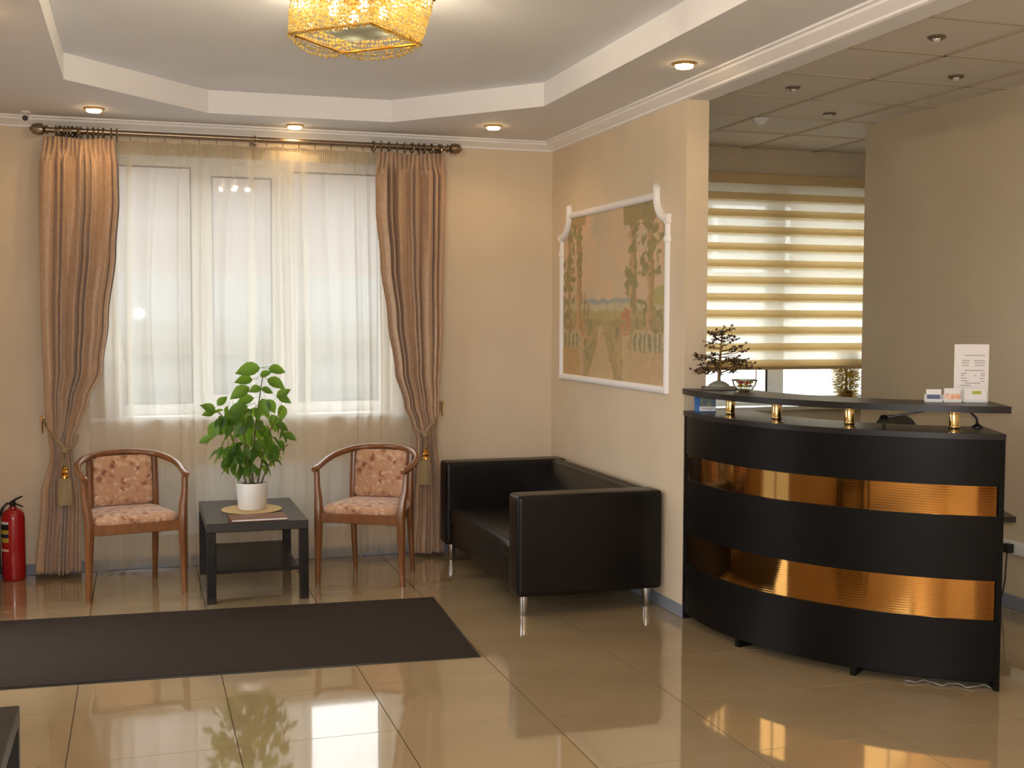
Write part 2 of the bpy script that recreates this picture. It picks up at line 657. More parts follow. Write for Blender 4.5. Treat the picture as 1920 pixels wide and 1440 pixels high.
def wall_y(bm, x0, x1, y0, y1, z0, z1, hole=None):
    """wall slab facing Y with an optional hole (x0,x1,z0,z1)"""
    if not hole:
        return box(bm, x0, y0, z0, x1, y1, z1)
    a, b, c, d = hole
    box(bm, x0, y0, z0, a, y1, z1)
    box(bm, b, y0, z0, x1, y1, z1)
    box(bm, a, y0, z0, b, y1, c)
    box(bm, a, y0, d, b, y1, z1)
    return bm


bm = newbm()
wall_y(bm, XL - 0.3, XP, YB, YB + 0.38, 0, 3.05, WIN)
struct('wall_back', bm, M['wall'], 'cream back wall with the curtained window')
bm = newbm()
box(bm, XR, YP, 0, XP, YB, 3.05)
struct('wall_right', bm, M['wall'], 'cream partition wall with the mural')
bm = newbm()
box(bm, XR, YF, 2.735, XP, YP, 3.05)
struct('trim_1', bm, M['ceil'], 'ceiling beam over the wide opening to the reception')
DOOR = (5.35, 6.55, 0.0, 2.15)
bm = newbm()
W3 = (0.2, 2.5, 0.9, 2.45)
box(bm, XL - 0.3, YF, 0, XL, W3[0], 3.05)
box(bm, XL - 0.3, W3[1], 0, XL, DOOR[0], 3.05)
box(bm, XL - 0.3, W3[0], 0, XL, W3[1], W3[2])
box(bm, XL - 0.3, W3[0], W3[3], XL, W3[1], 3.05)
box(bm, XL - 0.3, DOOR[1], 0, XL, YB, 3.05)
box(bm, XL - 0.3, DOOR[0], DOOR[3], XL, DOOR[1], 3.05)
struct('wall_left', bm, M['wall'], 'cream left wall with the entrance door')
bm = newbm()
box(bm, XL - 0.3, YF - 0.2, 0, X2 + 0.12, YF, 3.05)
struct('wall_front', bm, M['wall'], 'cream wall behind the camera')
bm = newbm()
box(bm, X2, YF, 0, X2 + 0.12, Y2, 3.05)
struct('wall_reception_right', bm, M['wall2'], 'beige side wall of the reception')
WIN2 = (3.55, 5.75, 0.93, 2.60)
bm = newbm()
wall_y(bm, XP, XE, YW, YW + 0.35, 0, 3.05, WIN2)
struct('wall_reception_back', bm, M['wall2'], 'beige reception wall with the blind window')
bm = newbm()
box(bm, XE, Y2 - 0.1, 0, XE + 0.15, YW, 3.05)
box(bm, X2 + 0.12, Y2 - 0.12, 0, XE, Y2 - 0.0, 3.05)
struct('wall_reception_side', bm, M['wall2'], 'side walls of the niche behind the reception')

# baseboards
bm = newbm()
box(bm, XL, YB - 0.012, 0, XR, YB, 0.068, 0.003, 1)
struct('baseboard_back', bm, M['base'], 'grey baseboard along the back wall')
bm = newbm()
box(bm, XR - 0.012, YP, 0, XR, YB - 0.012, 0.068, 0.003, 1)
box(bm, XR - 0.012, YP - 0.012, 0, XP, YP, 0.068, 0.003, 1)
struct('baseboard_right', bm, M['base'], 'grey baseboard along the partition wall')
bm = newbm()
box(bm, XL, DOOR[1] + 0.06, 0, XL + 0.012, YB - 0.012, 0.068, 0.003, 1)
box(bm, XL, YF, 0, XL + 0.012, DOOR[0] - 0.06, 0.068, 0.003, 1)
struct('baseboard_left', bm, M['base'], 'grey baseboard along the left wall')
bm = newbm()
box(bm, X2 - 0.014, YF, 0, X2, Y2, 0.075, 0.003, 1)
struct('baseboard_reception', bm, M['base'], 'grey baseboard along the reception side wall')

# ------------------------------------------------------------------ ceilings
OCT = [(-0.345, 6.52), (0.413, 7.31), (1.51, 7.29), (2.225, 6.47), (2.225, 3.05), (1.51, 2.23), (0.413, 2.23), (-0.345, 3.05)]
bm = newbm()
outer = [(XL, YF), (XR, YF), (XR, YB), (XL, YB)]
ov = [bm.verts.new((x, y, ZS)) for x, y in outer]
iv = [bm.verts.new((x, y, ZS)) for x, y in OCT]
eds = [bm.edges.new((ov[i], ov[(i + 1) % 4])) for i in range(4)] + [bm.edges.new((iv[i], iv[(i + 1) % 8])) for i in range(8)]
bmesh.ops.triangle_fill(bm, edges=eds, use_beauty=True)
for f in bm.faces:
    if f.normal.z > 0:
        f.normal_flip()
ceiling = struct('ceiling', bm, M['ceil'], 'lobby ceiling with an eight-sided recess', smooth=0)
bm = newbm()
lo = [bm.verts.new((x, y, ZS)) for x, y in OCT]
hi = [bm.verts.new((x, y, ZC)) for x, y in OCT]
for i in range(8):
    bm.faces.new((lo[i], lo[(i + 1) % 8], hi[(i + 1) % 8], hi[i]))
obj('recess_fascia', bm, M['trim'], ceiling, 0)
bm = newbm()
bm.faces.new([bm.verts.new((x, y, ZC)) for x, y in OCT])
obj('recess_top', bm, M['ceil'], ceiling, 0)
bm = newbm()
box(bm, XL - 0.3, YF - 0.2, 3.05, XE + 0.15, 8.4, 3.15)
struct('ceiling_slab', bm, M['ceil'], 'concrete slab above the ceilings')

# cornice: stepped cove profile, offset from wall / height below the soffit
PROF = [(0, 0), (0.085, 0), (0.085, -0.010), (0.070, -0.013), (0.066, -0.024), (0.048, -0.036), (0.030, -0.046), (0.018, -0.052), (0.016, -0.062), (0.0, -0.066)]
bm = newbm()
prism(bm, [(YB - a, ZS + b) for a, b in PROF], XL, XR, 'x')
struct('trim_2', bm, M['trim'], 'white cornice above the curtained window', smooth=20)
bm = newbm()
prism(bm, [(XR - a, ZS + b) for a, b in PROF], YF, YB - 0.03, 'y')
struct('trim_3', bm, M['trim'], 'white cornice above the mural wall', smooth=20)
bm = newbm()
prism(bm, [(XL + a, ZS + b) for a, b in PROF], YF, YB - 0.03, 'y')
struct('trim_4', bm, M['trim'], 'white cornice above the left wall', smooth=20)

# reception suspended ceiling: grid tees plus single panels
bm = newbm()
CX = [2.875, 3.13, 3.73, 4.33, 4.93, 5.53, 6.13, 6.4]
CY = [round(4.90 - 0.6 * k, 3) for k in range(12, 0, -1)] + [4.90, 5.50, 6.10, 6.70, 7.30, 7.90, 8.0]
CY[0] = max(CY[0], YF)
for x in CX[1:-1]:
    box(bm, x - 0.011, YF, ZR - 0.002, x + 0.011, YW, ZR + 0.02)
for y in CY[1:-1]:
    box(bm, XP, y - 0.011, ZR - 0.002, XE, y + 0.011, ZR + 0.02)
ceil2 = struct('ceiling_reception', bm, M['cgrid'], 'suspended panel ceiling over the reception', smooth=0)
pc = {}
for a, b in zip(CX[:-1], CX[1:]):
    for c, d in zip(CY[:-1], CY[1:]):
        if a > X2 and d < Y2 - 0.2:
            continue
        k = (round(b - a, 3), round(d - c, 3))
        if k not in pc:
            t = newbm()
            box(t, 0.012, 0.012, 0.0, k[0] - 0.012, k[1] - 0.012, 0.015, 0.004, 1)
            me = bpy.data.meshes.new('ceiling_panel')
            t.to_mesh(me)
            t.free()
            me.materials.append(M['cpanel'])
            pc[k] = me
        o = bpy.data.objects.new('ceiling_panel', pc[k])
        link(o, ceil2)
        o.location = (a, c, ZR + 0.004 + random.uniform(-0.002, 0.002))
        o.rotation_euler = (random.uniform(-.003, .003), random.uniform(-.003, .003), 0)

# ------------------------------------------------------------------ windows and doors


def frame_rect(bm, x0, x1, z0, z1, y0, y1, t, bev=0.004):
    box(bm, x0, y0, z0, x0 + t, y1, z1, bev, 1)
    box(bm, x1 - t, y0, z0, x1, y1, z1, bev, 1)
    box(bm, x0 + t, y0, z0, x1 - t, y1, z0 + t, bev, 1)
    box(bm, x0 + t, y0, z1 - t, x1 - t, y1, z1, bev, 1)


YG = 7.93
bm = newbm()
# fixed outer frame with mullions; pane edges follow the photograph
frame_rect(bm, WIN[0], WIN[1], WIN[2], WIN[3], YG, YG + 0.065, 0.068)
box(bm, 0.336, YG, WIN[2] + 0.06, 0.405, YG + 0.065, WIN[3] - 0.06, 0.004, 1)
box(bm, 0.905, YG, WIN[2] + 0.06, 0.985, YG + 0.065, WIN[3] - 0.06, 0.004, 1)
win1 = struct('window_1', bm, M['pvc'], 'white three-part window behind the sheer curtains')
bm = newbm()
frame_rect(bm, 0.395, 0.915, 1.02, 2.57, YG - 0.018, YG + 0.05, 0.068)
sash = obj('sash', bm, M['pvc'], win1)
bm = newbm()
box(bm, 0.425, YG - 0.05, 1.72, 0.440, YG - 0.018, 1.85, 0.004, 1)
obj('sash_handle', bm, M['pvc'], sash)
for x0, x1, z0, z1 in ((-0.122, 0.336, 1.033, 2.552), (0.463, 0.847, 1.088, 2.502), (0.985, 1.552, 1.033, 2.552)):
    bm = newbm()
    box(bm, x0 - 0.005, YG + 0.022, z0 - 0.005, x1 + 0.005, YG + 0.028, z1 + 0.005)
    obj('pane', bm, M['glass'], win1, 0)
    bm = newbm()
    frame_rect(bm, x0 - 0.002, x1 + 0.002, z0 - 0.002, z1 + 0.002, YG + 0.010, YG + 0.02, 0.011, 0)
    obj('gasket', bm, M['black'], win1, 0)
bm = newbm()
box(bm, -0.30, 7.762, 0.938, 1.73, YG, 0.966, 0.008, 2)
struct('window_sill', bm, M['pvc'], 'white window sill behind the sheer curtains')

YG2 = 8.09
bm = newbm()
frame_rect(bm, WIN2[0], WIN2[1], WIN2[2], WIN2[3], YG2, YG2 + 0.065, 0.07)
box(bm, 4.60, YG2, 1.0, 4.75, YG2 + 0.065, 2.53, 0.004, 1)
win2 = struct('window_2', bm, M['pvc'], 'white window behind the zebra blind')
for x0, x1 in ((3.62, 4.60), (4.75, 5.68)):
    bm = newbm()
    box(bm, x0 - 0.005, YG2 + 0.028, 0.995, x1 + 0.005, YG2 + 0.034, 2.535)
    obj('pane', bm, M['glass'], win2, 0)
bm = newbm()
box(bm, 4.592, YG2 - 0.008, 1.03, 4.604, YG2, 2.5)
obj('gasket', bm, M['black'], win2, 0)
bm = newbm()
box(bm, 3.45, 7.90, 0.905, 5.85, YG2, 0.935, 0.008, 2)
struct('window_sill_reception', bm, M['pvc'], 'white sill under the zebra blind')

# glazed entrance door in the left wall, daylight for the lobby
bm = newbm()
for a, b, c, d in ((5.35, 5.43, 0, 2.15), (6.47, 6.55, 0, 2.15), (5.43, 6.47, 2.07, 2.15), (5.43, 6.47, 0.0, 0.12), (5.91, 5.99, 0.12, 2.07)):
    box(bm, XL - 0.14, a, c, XL - 0.07, b, d, 0.004, 1)
door1 = struct('door_1', bm, M['pvc'], 'white glazed entrance door beside the mat')
for a, b in ((5.425, 5.915), (5.985, 6.475)):
    bm = newbm()
    box(bm, XL - 0.11, a, 0.115, XL - 0.10, b, 2.075)
    obj('pane', bm, M['glass'], door1, 0)
bm = newbm()
tube(bm, [(XL - 0.07, 5.95, 0.95), (XL - 0.02, 5.95, 0.95), (XL - 0.02, 5.95, 1.25), (XL - 0.07, 5.95, 1.25)], 0.012)
obj('handle', bm, M['chrome'], door1)
# unseen window added in the left wall beside the camera for fill daylight
bm = newbm()
for a, b, c, d in ((W3[0], W3[0] + 0.07, W3[2], W3[3]), (W3[1] - 0.07, W3[1], W3[2], W3[3]), (W3[0] + 0.07, W3[1] - 0.07, W3[2], W3[2] + 0.07), (W3[0] + 0.07, W3[1] - 0.07, W3[3] - 0.07, W3[3]), (1.31, 1.39, W3[2] + 0.07, W3[3] - 0.07)):
    box(bm, XL - 0.16, a, c, XL - 0.10, b, d, 0.004, 1)
fill_win = struct('fill_window', bm, M['pvc'], 'unseen white window added beside the camera to brighten the lobby')
for a, b in ((W3[0] + 0.065, 1.315), (1.385, W3[1] - 0.065)):
    bm = newbm()
    box(bm, XL - 0.135, a, W3[2] + 0.065, XL - 0.128, b, W3[3] - 0.065)
    obj('pane', bm, M['glass'], fill_win, 0)
# wooden door in the wall behind the camera
bm = newbm()
box(bm, 0.9, YF, 0, 1.75, YF + 0.04, 2.05, 0.004, 1)
door2 = struct('door_2', bm, M['doorwood'], 'brown wooden door behind the camera')
bm = newbm()
for z0, z1 in ((0.2, 0.95), (1.1, 1.9)):
    box(bm, 1.02, YF + 0.04, z0, 1.63, YF + 0.05, z1, 0.008, 1)
obj('door_panel', bm, M['doorwood'], door2)
bm = newbm()
tube(bm, [(0.98, YF + 0.04, 1.0), (0.98, YF + 0.08, 1.0), (1.09, YF + 0.08, 1.0)], 0.01)
obj('handle', bm, M['brass'], door2)

# ------------------------------------------------------------------ the street outside
bm = newbm()
box(bm, -30, 8.4, -0.9, 45, 40, -0.8)
box(bm, -30, -20, -0.9, -1.2, 8.4, -0.8)
struct('ground_outside', bm, M['asphalt'], 'pale street outside the windows')
bm = newbm()
box(bm, -1.15, -2.4, 3.15, 6.55, 8.4, 12.0)  # added mass overhead, cuts the skylight on the facade opposite
struct('sky_blocker', bm, M['facade'], 'unseen block added over the lobby to shade the street')
blg = thing('apartment_building', 'pale pink and cream building across the street behind the sheer curtains', 'building', (2, 18, -0.8))
bm = newbm()
box(bm, -14, 16, -0.8, 14, 24, 1.55)
obj('lower_wall', bm, M['facade'], blg, world=True)
bm = newbm()
box(bm, -14, 16.1, 2.15, 2.2, 24, 4.7)
obj('upper_wall', bm, M['facade2'], blg, world=True)
bm = newbm()
box(bm, 2.2, 16.1, 2.15, 14, 24, 3.60)
obj('low_wing', bm, M['facade2'], blg, world=True)
bm = newbm()
box(bm, -14, 16.05, 1.55, 14, 24, 2.15)
obj('white_band', bm, M['bandw'], blg, world=True)
bm = newbm()
box(bm, -14, 15.9, 1.10, 14, 16.0, 1.30)
obj('stone_band', bm, M['bandst'], blg, world=True)
for x in (-6.2, -3.2, 8.2, 11.2):
    bm = newbm()
    frame_rect(bm, x, x + 1.3, 3.4 if x < 2 else 2.3, 5.0 if x < 2 else 3.3, 16.05, 16.12, 0.08)
    w = obj('window', bm, M['pvc'], blg, world=True)
    bm = newbm()
    box(bm, x + 0.05, 16.085, 3.45 if x < 2 else 2.35, x + 1.25, 16.098, 4.95 if x < 2 else 3.25)
    obj('pane', bm, M['grey'], w, world=True)
bdrop = thing('backdrop', 'added white backdrop across the street, bright below the zebra blind', 'backdrop', (9.5, 13.5, -0.8))  # made-up white block, added to brighten the gap under the blind
bm = newbm()
box(bm, 6.4, 13.0, -0.8, 13.5, 14.2, 2.0)
obj('wall', bm, M['snowwhite'], bdrop, world=True)  # body of the added white block
bm = newbm()
box(bm, 6.3, 12.9, 2.0, 13.6, 14.3, 2.1)
obj('backdrop_cap', bm, M['bandw'], bdrop, world=True)
for x in (7.3, 10.4):
    bm = newbm()
    box(bm, x, 12.95, -0.75, x + 2.4, 13.0, 1.6)
    obj('backdrop_panel', bm, M['snowwhite'], bdrop, world=True)
fen = thing('street_fence', 'grey picket fence seen low through the sheer curtains', 'fence', (2, 14.5, -0.8))
for k in range(56):
    x = -3.0 + k * 0.13
    bm = newbm()
    prism(bm, [(x, -0.75), (x + 0.115, -0.75), (x + 0.115, 0.72), (x + 0.06, 0.80), (x, 0.72)], 14.46, 14.48, 'y')
    obj('picket', bm, M['fence'], fen, world=True, smooth=0)
bm = newbm()
box(bm, -3, 14.48, -0.3, 4.28, 14.53, -0.2)
box(bm, -3, 14.48, 0.4, 4.28, 14.53, 0.5)
for k in range(4):
    box(bm, -3 + k * 1.95, 14.48, -0.8, -2.92 + k * 1.95, 14.56, 0.6)
obj('rail', bm, M['fence'], fen, world=True)

# ------------------------------------------------------------------ curtain rod with rings
ZROD, YROD = 2.713, 7.685
rod = thing('curtain_rod', 'bronze curtain rod with turned finials above the window', 'curtain rod', (0.72, YROD, ZROD))
bm = newbm()
tube(bm, [(-0.50, YROD, ZROD), (1.965, YROD, ZROD)], 0.0165, 14)
obj('rod', bm, M['rod'], rod, world=True)
for s, x in ((-1, -0.50), (1, 1.965)):
    bm = newbm()
    prof = [(0.0, 0.105), (0.010, 0.103), (0.016, 0.094), (0.030, 0.086), (0.036, 0.06), (0.034, 0.03), (0.024, 0.022), (0.017, 0.018), (0.026, 0.010), (0.026, 0.0), (0.0, 0.0)]
    lathe(bm, prof, 16, (x, YROD, ZROD), Matrix.Rotation(s * PI / 2, 4, 'Y'))
    obj('finial', bm, M['rod'], rod, world=True)
for x in (-0.44, 0.72, 1.93):
    bm = newbm()
    tube(bm, [(x, YB, ZROD - 0.02), (x, YROD, ZROD - 0.02)], 0.009)
    lathe(bm, [(0, 0), (0.022, 0), (0.022, 0.006), (0, 0.006)], 14, (x, YB - 0.006, ZROD - 0.02), Matrix.Rotation(-PI / 2, 4, 'X'))
    tube(bm, [(x, YROD + 0.021 * math.cos(a), ZROD + 0.021 * math.sin(a)) for a in [PI * k / 10 * 2 for k in range(10)]], 0.005, 6, closed=True)
    obj('bracket', bm, M['rod'], rod, world=True)
bm = newbm()
tube(bm, [(-0.46, YROD + 0.045, ZROD - 0.008), (1.95, YROD + 0.045, ZROD - 0.008)], 0.006, 8)
obj('rear_rail', bm, M['rod'], rod, world=True)
t = newbm()
tube(t, [(0, 0.031 * math.cos(a), 0.031 * math.sin(a)) for a in [2 * PI * k / 16 for k in range(16)]], 0.0055, 6, closed=True)
tube(t, [(0, 0, -0.031), (0, 0, -0.05)], 0.003, 5)
ring_me = bpy.data.meshes.new('ring')
t.to_mesh(ring_me)
t.free()
ring_me.materials.append(M['rod'])
RXL = [-0.455, -0.43, -0.408, -0.385, -0.362, -0.338, -0.315, -0.275, -0.245, -0.215, -0.185, -0.14, -0.108]
RXR = [1.475, 1.525, 1.575, 1.63, 1.68, 1.73, 1.775, 1.81, 1.86, 1.915]
for x in RXL + RXR:
    o = bpy.data.objects.new('ring', ring_me)
    link(o, rod)
    o.location = (x - 0.72, 0, -0.008)
    o.rotation_euler = (0, 0, random.uniform(-0.35, 0.35))
t = newbm()
tube(t, [(0, 0.010 * math.cos(a), 0.010 * math.sin(a)) for a in [2 * PI * k / 10 for k in range(10)]], 0.0022, 5, closed=True)
tube(t, [(0, 0, -0.010), (0, 0, -0.024)], 0.002, 5)
hook_me = bpy.data.meshes.new('hook')
t.to_mesh(hook_me)
t.free()
hook_me.materials.append(M['rod'])
for k in range(15):
    o = bpy.data.objects.new('hook', hook_me)
    link(o, rod)
    o.location = (-0.03 + k * 0.103 - 0.72, 0.045, -0.014)

# ------------------------------------------------------------------ drapes, tiebacks and sheers
ZT = 2.665


def make_drape(name, label, left, right, ztie, xt, seed, nf):
    rnd = random.Random(seed)
    ph = [rnd.uniform(0, 2 * PI) for _ in range(4)]
    wj = [rnd.uniform(-0.5, 0.5) for _ in range(nf * 2 + 2)]
    th = thing(name, label, 'curtain', ((left[0][1] + right[0][1]) / 2, 7.67, 0.0), group='drapes at the lobby window')

    def fn(u, v):
        z = 0.028 + (ZT - 0.028) * v + 0.006 * math.sin(9 * u)
        xl, xr = interp(left, z), interp(right, z)
        w = xr - xl
        uu = u + 0.35 / nf * math.sin(2 * PI * u * nf * 0.37 + ph[0]) + 0.02 * math.sin(3 * z + ph[1]) * u * (1 - u) * 4
        x = xl + w * u
        d = abs(z - ztie)
        amp = 0.034 + 0.012 * math.sin(2 * PI * u * 1.7 + ph[2])
        amp *= 0.50 + 0.50 * min(1.0, d / 0.45)
        if z < ztie:
            amp *= 1.1
        s = math.sin(2 * PI * nf * uu + 0.5 * math.sin(2.1 * z + ph[3]))
        s2 = math.sin(2 * PI * nf * 2.13 * uu + 1.3 * z + ph[1])
        y = amp * (0.85 * s + 0.25 * s2)
        if z > ZT - 0.14:     # pinch pleats under the heading
            k = min(1.0, (z - (ZT - 0.14)) / 0.09)
            y = y * (1 - k) + k * 0.016 * math.sin(2 * PI * nf * 2 * u + ph[0])
            x += 0.006 * k * math.sin(2 * PI * nf * 2 * u + ph[0] + 1.2) - 0.006 * k * (u - .5) * 4
        # gathered forward at the tie
        g = math.exp(-(d / 0.10) ** 2)
        y -= 0.022 * g * math.sin(PI * u)
        x += 0.004 * math.cos(2 * PI * nf * uu) * (1 - g)
        return Vector((x, 7.657 + y, z))
    bm = newbm()
    surf(bm, fn, 170, 90)
    o = obj('fabric', bm, M['drape'], th, 180, world=True)
    sm = o.modifiers.new('thickness', 'SOLIDIFY')
    sm.thickness = 0.002
    return th


def sh(tab, k=1.0):
    return [(a, b * k) for a, b in tab]


dl_left = [(0.03, -0.617), (0.50, -0.578), (0.76, -0.522), (0.90, -0.532), (1.10, -0.548), (1.6, -0.556), (2.3, -0.556), (2.5, -0.552), (2.66, -0.535)]
dl_right = [(0.03, -0.350), (0.45, -0.345), (0.68, -0.372), (0.78, -0.388), (0.86, -0.375), (0.95, -0.340), (1.07, -0.292), (1.28, -0.205), (1.57, -0.170), (2.0, -0.12), (2.3, -0.098), (2.5, -0.10), (2.66, -0.108)]
dr_left = [(0.03, 1.705), (0.35, 1.722), (0.68, 1.742), (0.80, 1.745), (0.90, 1.712), (1.02, 1.665), (1.25, 1.605), (1.58, 1.560), (1.95, 1.515), (2.3, 1.485), (2.66, 1.482)]
dr_right = [(0.03, 1.948), (0.35, 1.935), (0.8, 1.895), (1.08, 1.912), (1.58, 1.938), (2.3, 1.955), (2.66, 1.958)]
make_drape('drape', 'taupe satin drape tied back at the left side of the window', dl_left, dl_right, 0.78, -0.43, 3, 8)
make_drape('drape', 'taupe satin drape tied back at the right side of the window by the sofa', dr_left, dr_right, 0.82, 1.80, 11, 8)


def make_tieback(label, xt, zt, xh, zh, w):
    s = 1 if xh > xt else -1
    th = thing('curtain_tieback', label, 'tieback', (xt, 7.62, zt), group='tasselled curtain tiebacks')
    bm = newbm()
    # two cords hanging in a V from the wall hook to the knot
    for off in (0.0, 0.012):
        pts = []
        for k in range(13):
            t = k / 12
            x = xh + (xt - xh) * t
            z = zh + (zt - zh) * (t ** 0.9) + off
            y = 7.735 - 0.125 * math.sin(PI / 2 * min(1, t * 1.4))
            pts.append((x, y, z))
        tube(bm, pts, 0.0065, 7)
        pts = []
        for k in range(11):
            t = k / 10
            x = xt - s * w * math.sin(PI / 2 * t)
            z = zt + off + 0.075 * t * t
            y = 7.61 + 0.06 * t * t
            pts.append((x, y, z))
        tube(bm, pts, 0.0065, 7)
    obj('cord', bm, M['cord'], th, world=True)
    bm = newbm()
    lathe(bm, [(0, .02), (.02, .014), (.024, 0), (.02, -.014), (0, -.02)], 14, (xt, 7.605, zt - 0.005))
    obj('knot', bm, M['cord'], th, world=True)
    bm = newbm()
    for dx in (-0.006, 0.006):
        tube(bm, [(xt + dx, 7.605, zt - 0.01), (xt + dx * 1.5, 7.602, zt - 0.06), (xt, 7.602, zt - 0.10)], 0.005, 6)
    obj('tassel_loop', bm, M['cord'], th, world=True)
    bm = newbm()
    lathe(bm, [(0, 0), (.016, -.004), (.020, -.012), (.013, -.02), (.020, -.028), (.026, -.036), (.020, -.044), (.016, -.05), (.024, -.058), (.026, -.07), (0, -.07)], 18, (xt, 7.602, zt - 0.10))
    hd = obj('tassel_head', bm, M['gold'], th, world=True)
    bm = newbm()
    n = 40
    prof = [(0.024, -0.165), (0.034, -0.20), (0.041, -0.26), (0.043, -0.335)]
    rings = []
    for r, z in prof:
        rings.append([bm.verts.new((xt + (r + (0.002 if k % 2 else 0)) * math.cos(2 * PI * k / n), 7.602 + 0.6 * (r + (0.002 if k % 2 else 0)) * math.sin(2 * PI * k / n), zt + z)) for k in range(n)])
    for A, B in zip(rings[:-1], rings[1:]):
        for k in range(n):
            bm.faces.new((A[k], A[(k + 1) % n], B[(k + 1) % n], B[k]))
    bm.faces.new(rings[0])
    bm.faces.new(rings[-1][::-1])
    bmesh.ops.recalc_face_normals(bm, faces=bm.faces)
    obj('tassel_fringe', bm, M['fringe'], th, 25, world=True)
    bm = newbm()
    lathe(bm, [(0, 0.07), (0.014, 0.068), (0.017, 0.058), (0.009, 0.05), (0.007, 0), (0, 0)], 14, (xh, YB - 0.004, zh), Matrix.Rotation(PI / 2, 4, 'X'))
    tube(bm, [(xh, 7.735, zh), (xh, 7.735, zh - 0.07), (xh, 7.728, zh - 0.085), (xh, 7.715, zh - 0.07)], 0.005, 6)
    obj('wall_hook', bm, M['gold'], th, world=True)
    return th


make_tieback('beige tasselled tieback on the drape by the fire extinguisher', -0.435, 0.79, -0.565, 0.97, 0.075)
make_tieback('beige tasselled tieback on the drape next to the sofa', 1.80, 0.83, 1.945, 1.02, 0.07)


def make_sheer(label, xa, xb, seed):
    rnd = random.Random(seed)
    th = thing('sheer_curtain', label, 'curtain', ((xa + xb) / 2, 7.735, 0.0), group='sheer curtains at the lobby window')
    ph = [rnd.uniform(0, 2 * PI) for _ in range(6)]
    nf = 9

    def fn(u, v):
        z = 0.022 + 0.010 * math.sin(11 * u + ph[4]) + (2.645 - 0.022) * v
        k = 1 - 0.55 * v
        uu = u + 0.045 * math.sin(2 * PI * 2.3 * u + ph[0]) + 0.012 * math.sin(2.0 * z + ph[1])
        s = math.sin(2 * PI * nf * uu + ph[2])
        # folds doubled back on themselves, so that the cloth lies in denser bands
        x = xa + (xb - xa) * u + 0.036 * math.cos(2 * PI * nf * uu + ph[2]) * (0.6 + 0.4 * math.sin(2 * PI * 1.3 * u + ph[3]))
        y = 7.733 + 0.020 * s * k + 0.004 * math.sin(2 * PI * nf * 2.6 * uu)
        return Vector((x, y, z))
    bm = newbm()
    surf(bm, fn, 260, 40)
    obj('voile', bm, M['sheer'], th, 180, world=True)
    bm = newbm()

    def ft(u, v):
        z = 2.592 + 0.088 * v - 0.010 * abs(math.sin(PI * 7 * u)) * v
        return Vector((xa + (xb - xa) * u, 7.733 + 0.005 * math.sin(2 * PI * 75 * u) - 0.006 * v, z))
    surf(bm, ft, 380, 3)
    obj('heading_tape', bm, M['tape'], th, 180, world=True)
    return th


make_sheer('cream sheer curtain hanging over the left half of the window', -0.28, 0.725, 5)
make_sheer('cream sheer curtain hanging over the right half of the window', 0.70, 1.80, 9)

# radiator behind the sheers
rad = thing('radiator', 'white panel radiator behind the sheer curtains under the window', 'radiator', (0.55, 7.77, 0.2))
bm = newbm()
box(bm, -0.28, 7.765, 0.21, 1.35, 7.792, 0.64, 0.004, 1)
obj('panel', bm, M['white'], rad, world=True)
for k in range(40):
    x = -0.26 + k * 0.0405
    bm = newbm()
    box(bm, x, 7.759, 0.235, x + 0.026, 7.766, 0.615, 0.003, 1)
    obj('rib', bm, M['white'], rad, world=True)
bm = newbm()
box(bm, -0.285, 7.76, 0.64, 1.355, 7.795, 0.652, 0.003, 1)
obj('top_grille', bm, M['white'], rad, world=True)
bm = newbm()
tube(bm, [(1.35, 7.78, 0.6), (1.40, 7.78, 0.6)], 0.012)
lathe(bm, [(0, 0), (.018, 0), (.02, .02), (.02, .05), (.016, .06), (0, .06)], 14, (1.40, 7.78, 0.57))
tube(bm, [(1.40, 7.785, 0.57), (1.40, 7.785, 0.0)], 0.009)
obj('valve', bm, M['grey'], rad, world=True)

# things standing on the lobby window sill
pic = thing('photo_frame', 'small silver picture frame leaning on the window sill', 'picture frame', (-0.15, 7.80, 0.966), 0.12)
Mx = Matrix.Rotation(-0.16, 4, 'X')
bm = newbm()
for a in ((-0.075, 0, 0, -0.063, 0.014, 0.29), (0.063, 0, 0, 0.075, 0.014, 0.29), (-0.063, 0, 0, 0.063, 0.014, 0.014), (-0.063, 0, 0.276, 0.063, 0.014, 0.29)):
    box(bm, *a, 0.003, 1, Mx)
obj('frame', bm, M['chrome'], pic)
bm = newbm()
box(bm, -0.063, 0.005, 0.014, 0.063, 0.01, 0.276, 0, 1, Mx)
sheet = obj('sheet', bm, M['paper'], pic)
bm = newbm()
box(bm, -0.02, 0.003, 0.13, 0.012, 0.005, 0.137, 0, 1, Mx @ Matrix.Rotation(0.5, 4, 'Y'))
obj('mark', bm, M['ink'], sheet)
fig = thing('figurine', 'white figurine standing behind the picture frame on the sill', 'figurine', (-0.115, 7.895, 0.966))
bm = newbm()
lathe(bm, [(0, 0), (.030, 0), (.032, .02), (.024, .08), (.020, .2), (.026, .28), (.028, .33), (.014, .36), (.012, .37)], 18)
obj('body', bm, M['pot'], fig)
bm = newbm()
lathe(bm, [(0, -.028), (.016, -.02), (.023, 0), (.018, .02), (0, .028)], 16, (0, 0, .395))
obj('head', bm, M['pot'], fig)
bm = newbm()
for s in (-1, 1):
    tube(bm, [(s * .024, 0, .33), (s * .036, -.01, .27), (s * .012, -.03, .23)], [.009, .008, .006], 7)
obj('arm', bm, M['pot'], fig)

# ------------------------------------------------------------------ chairs


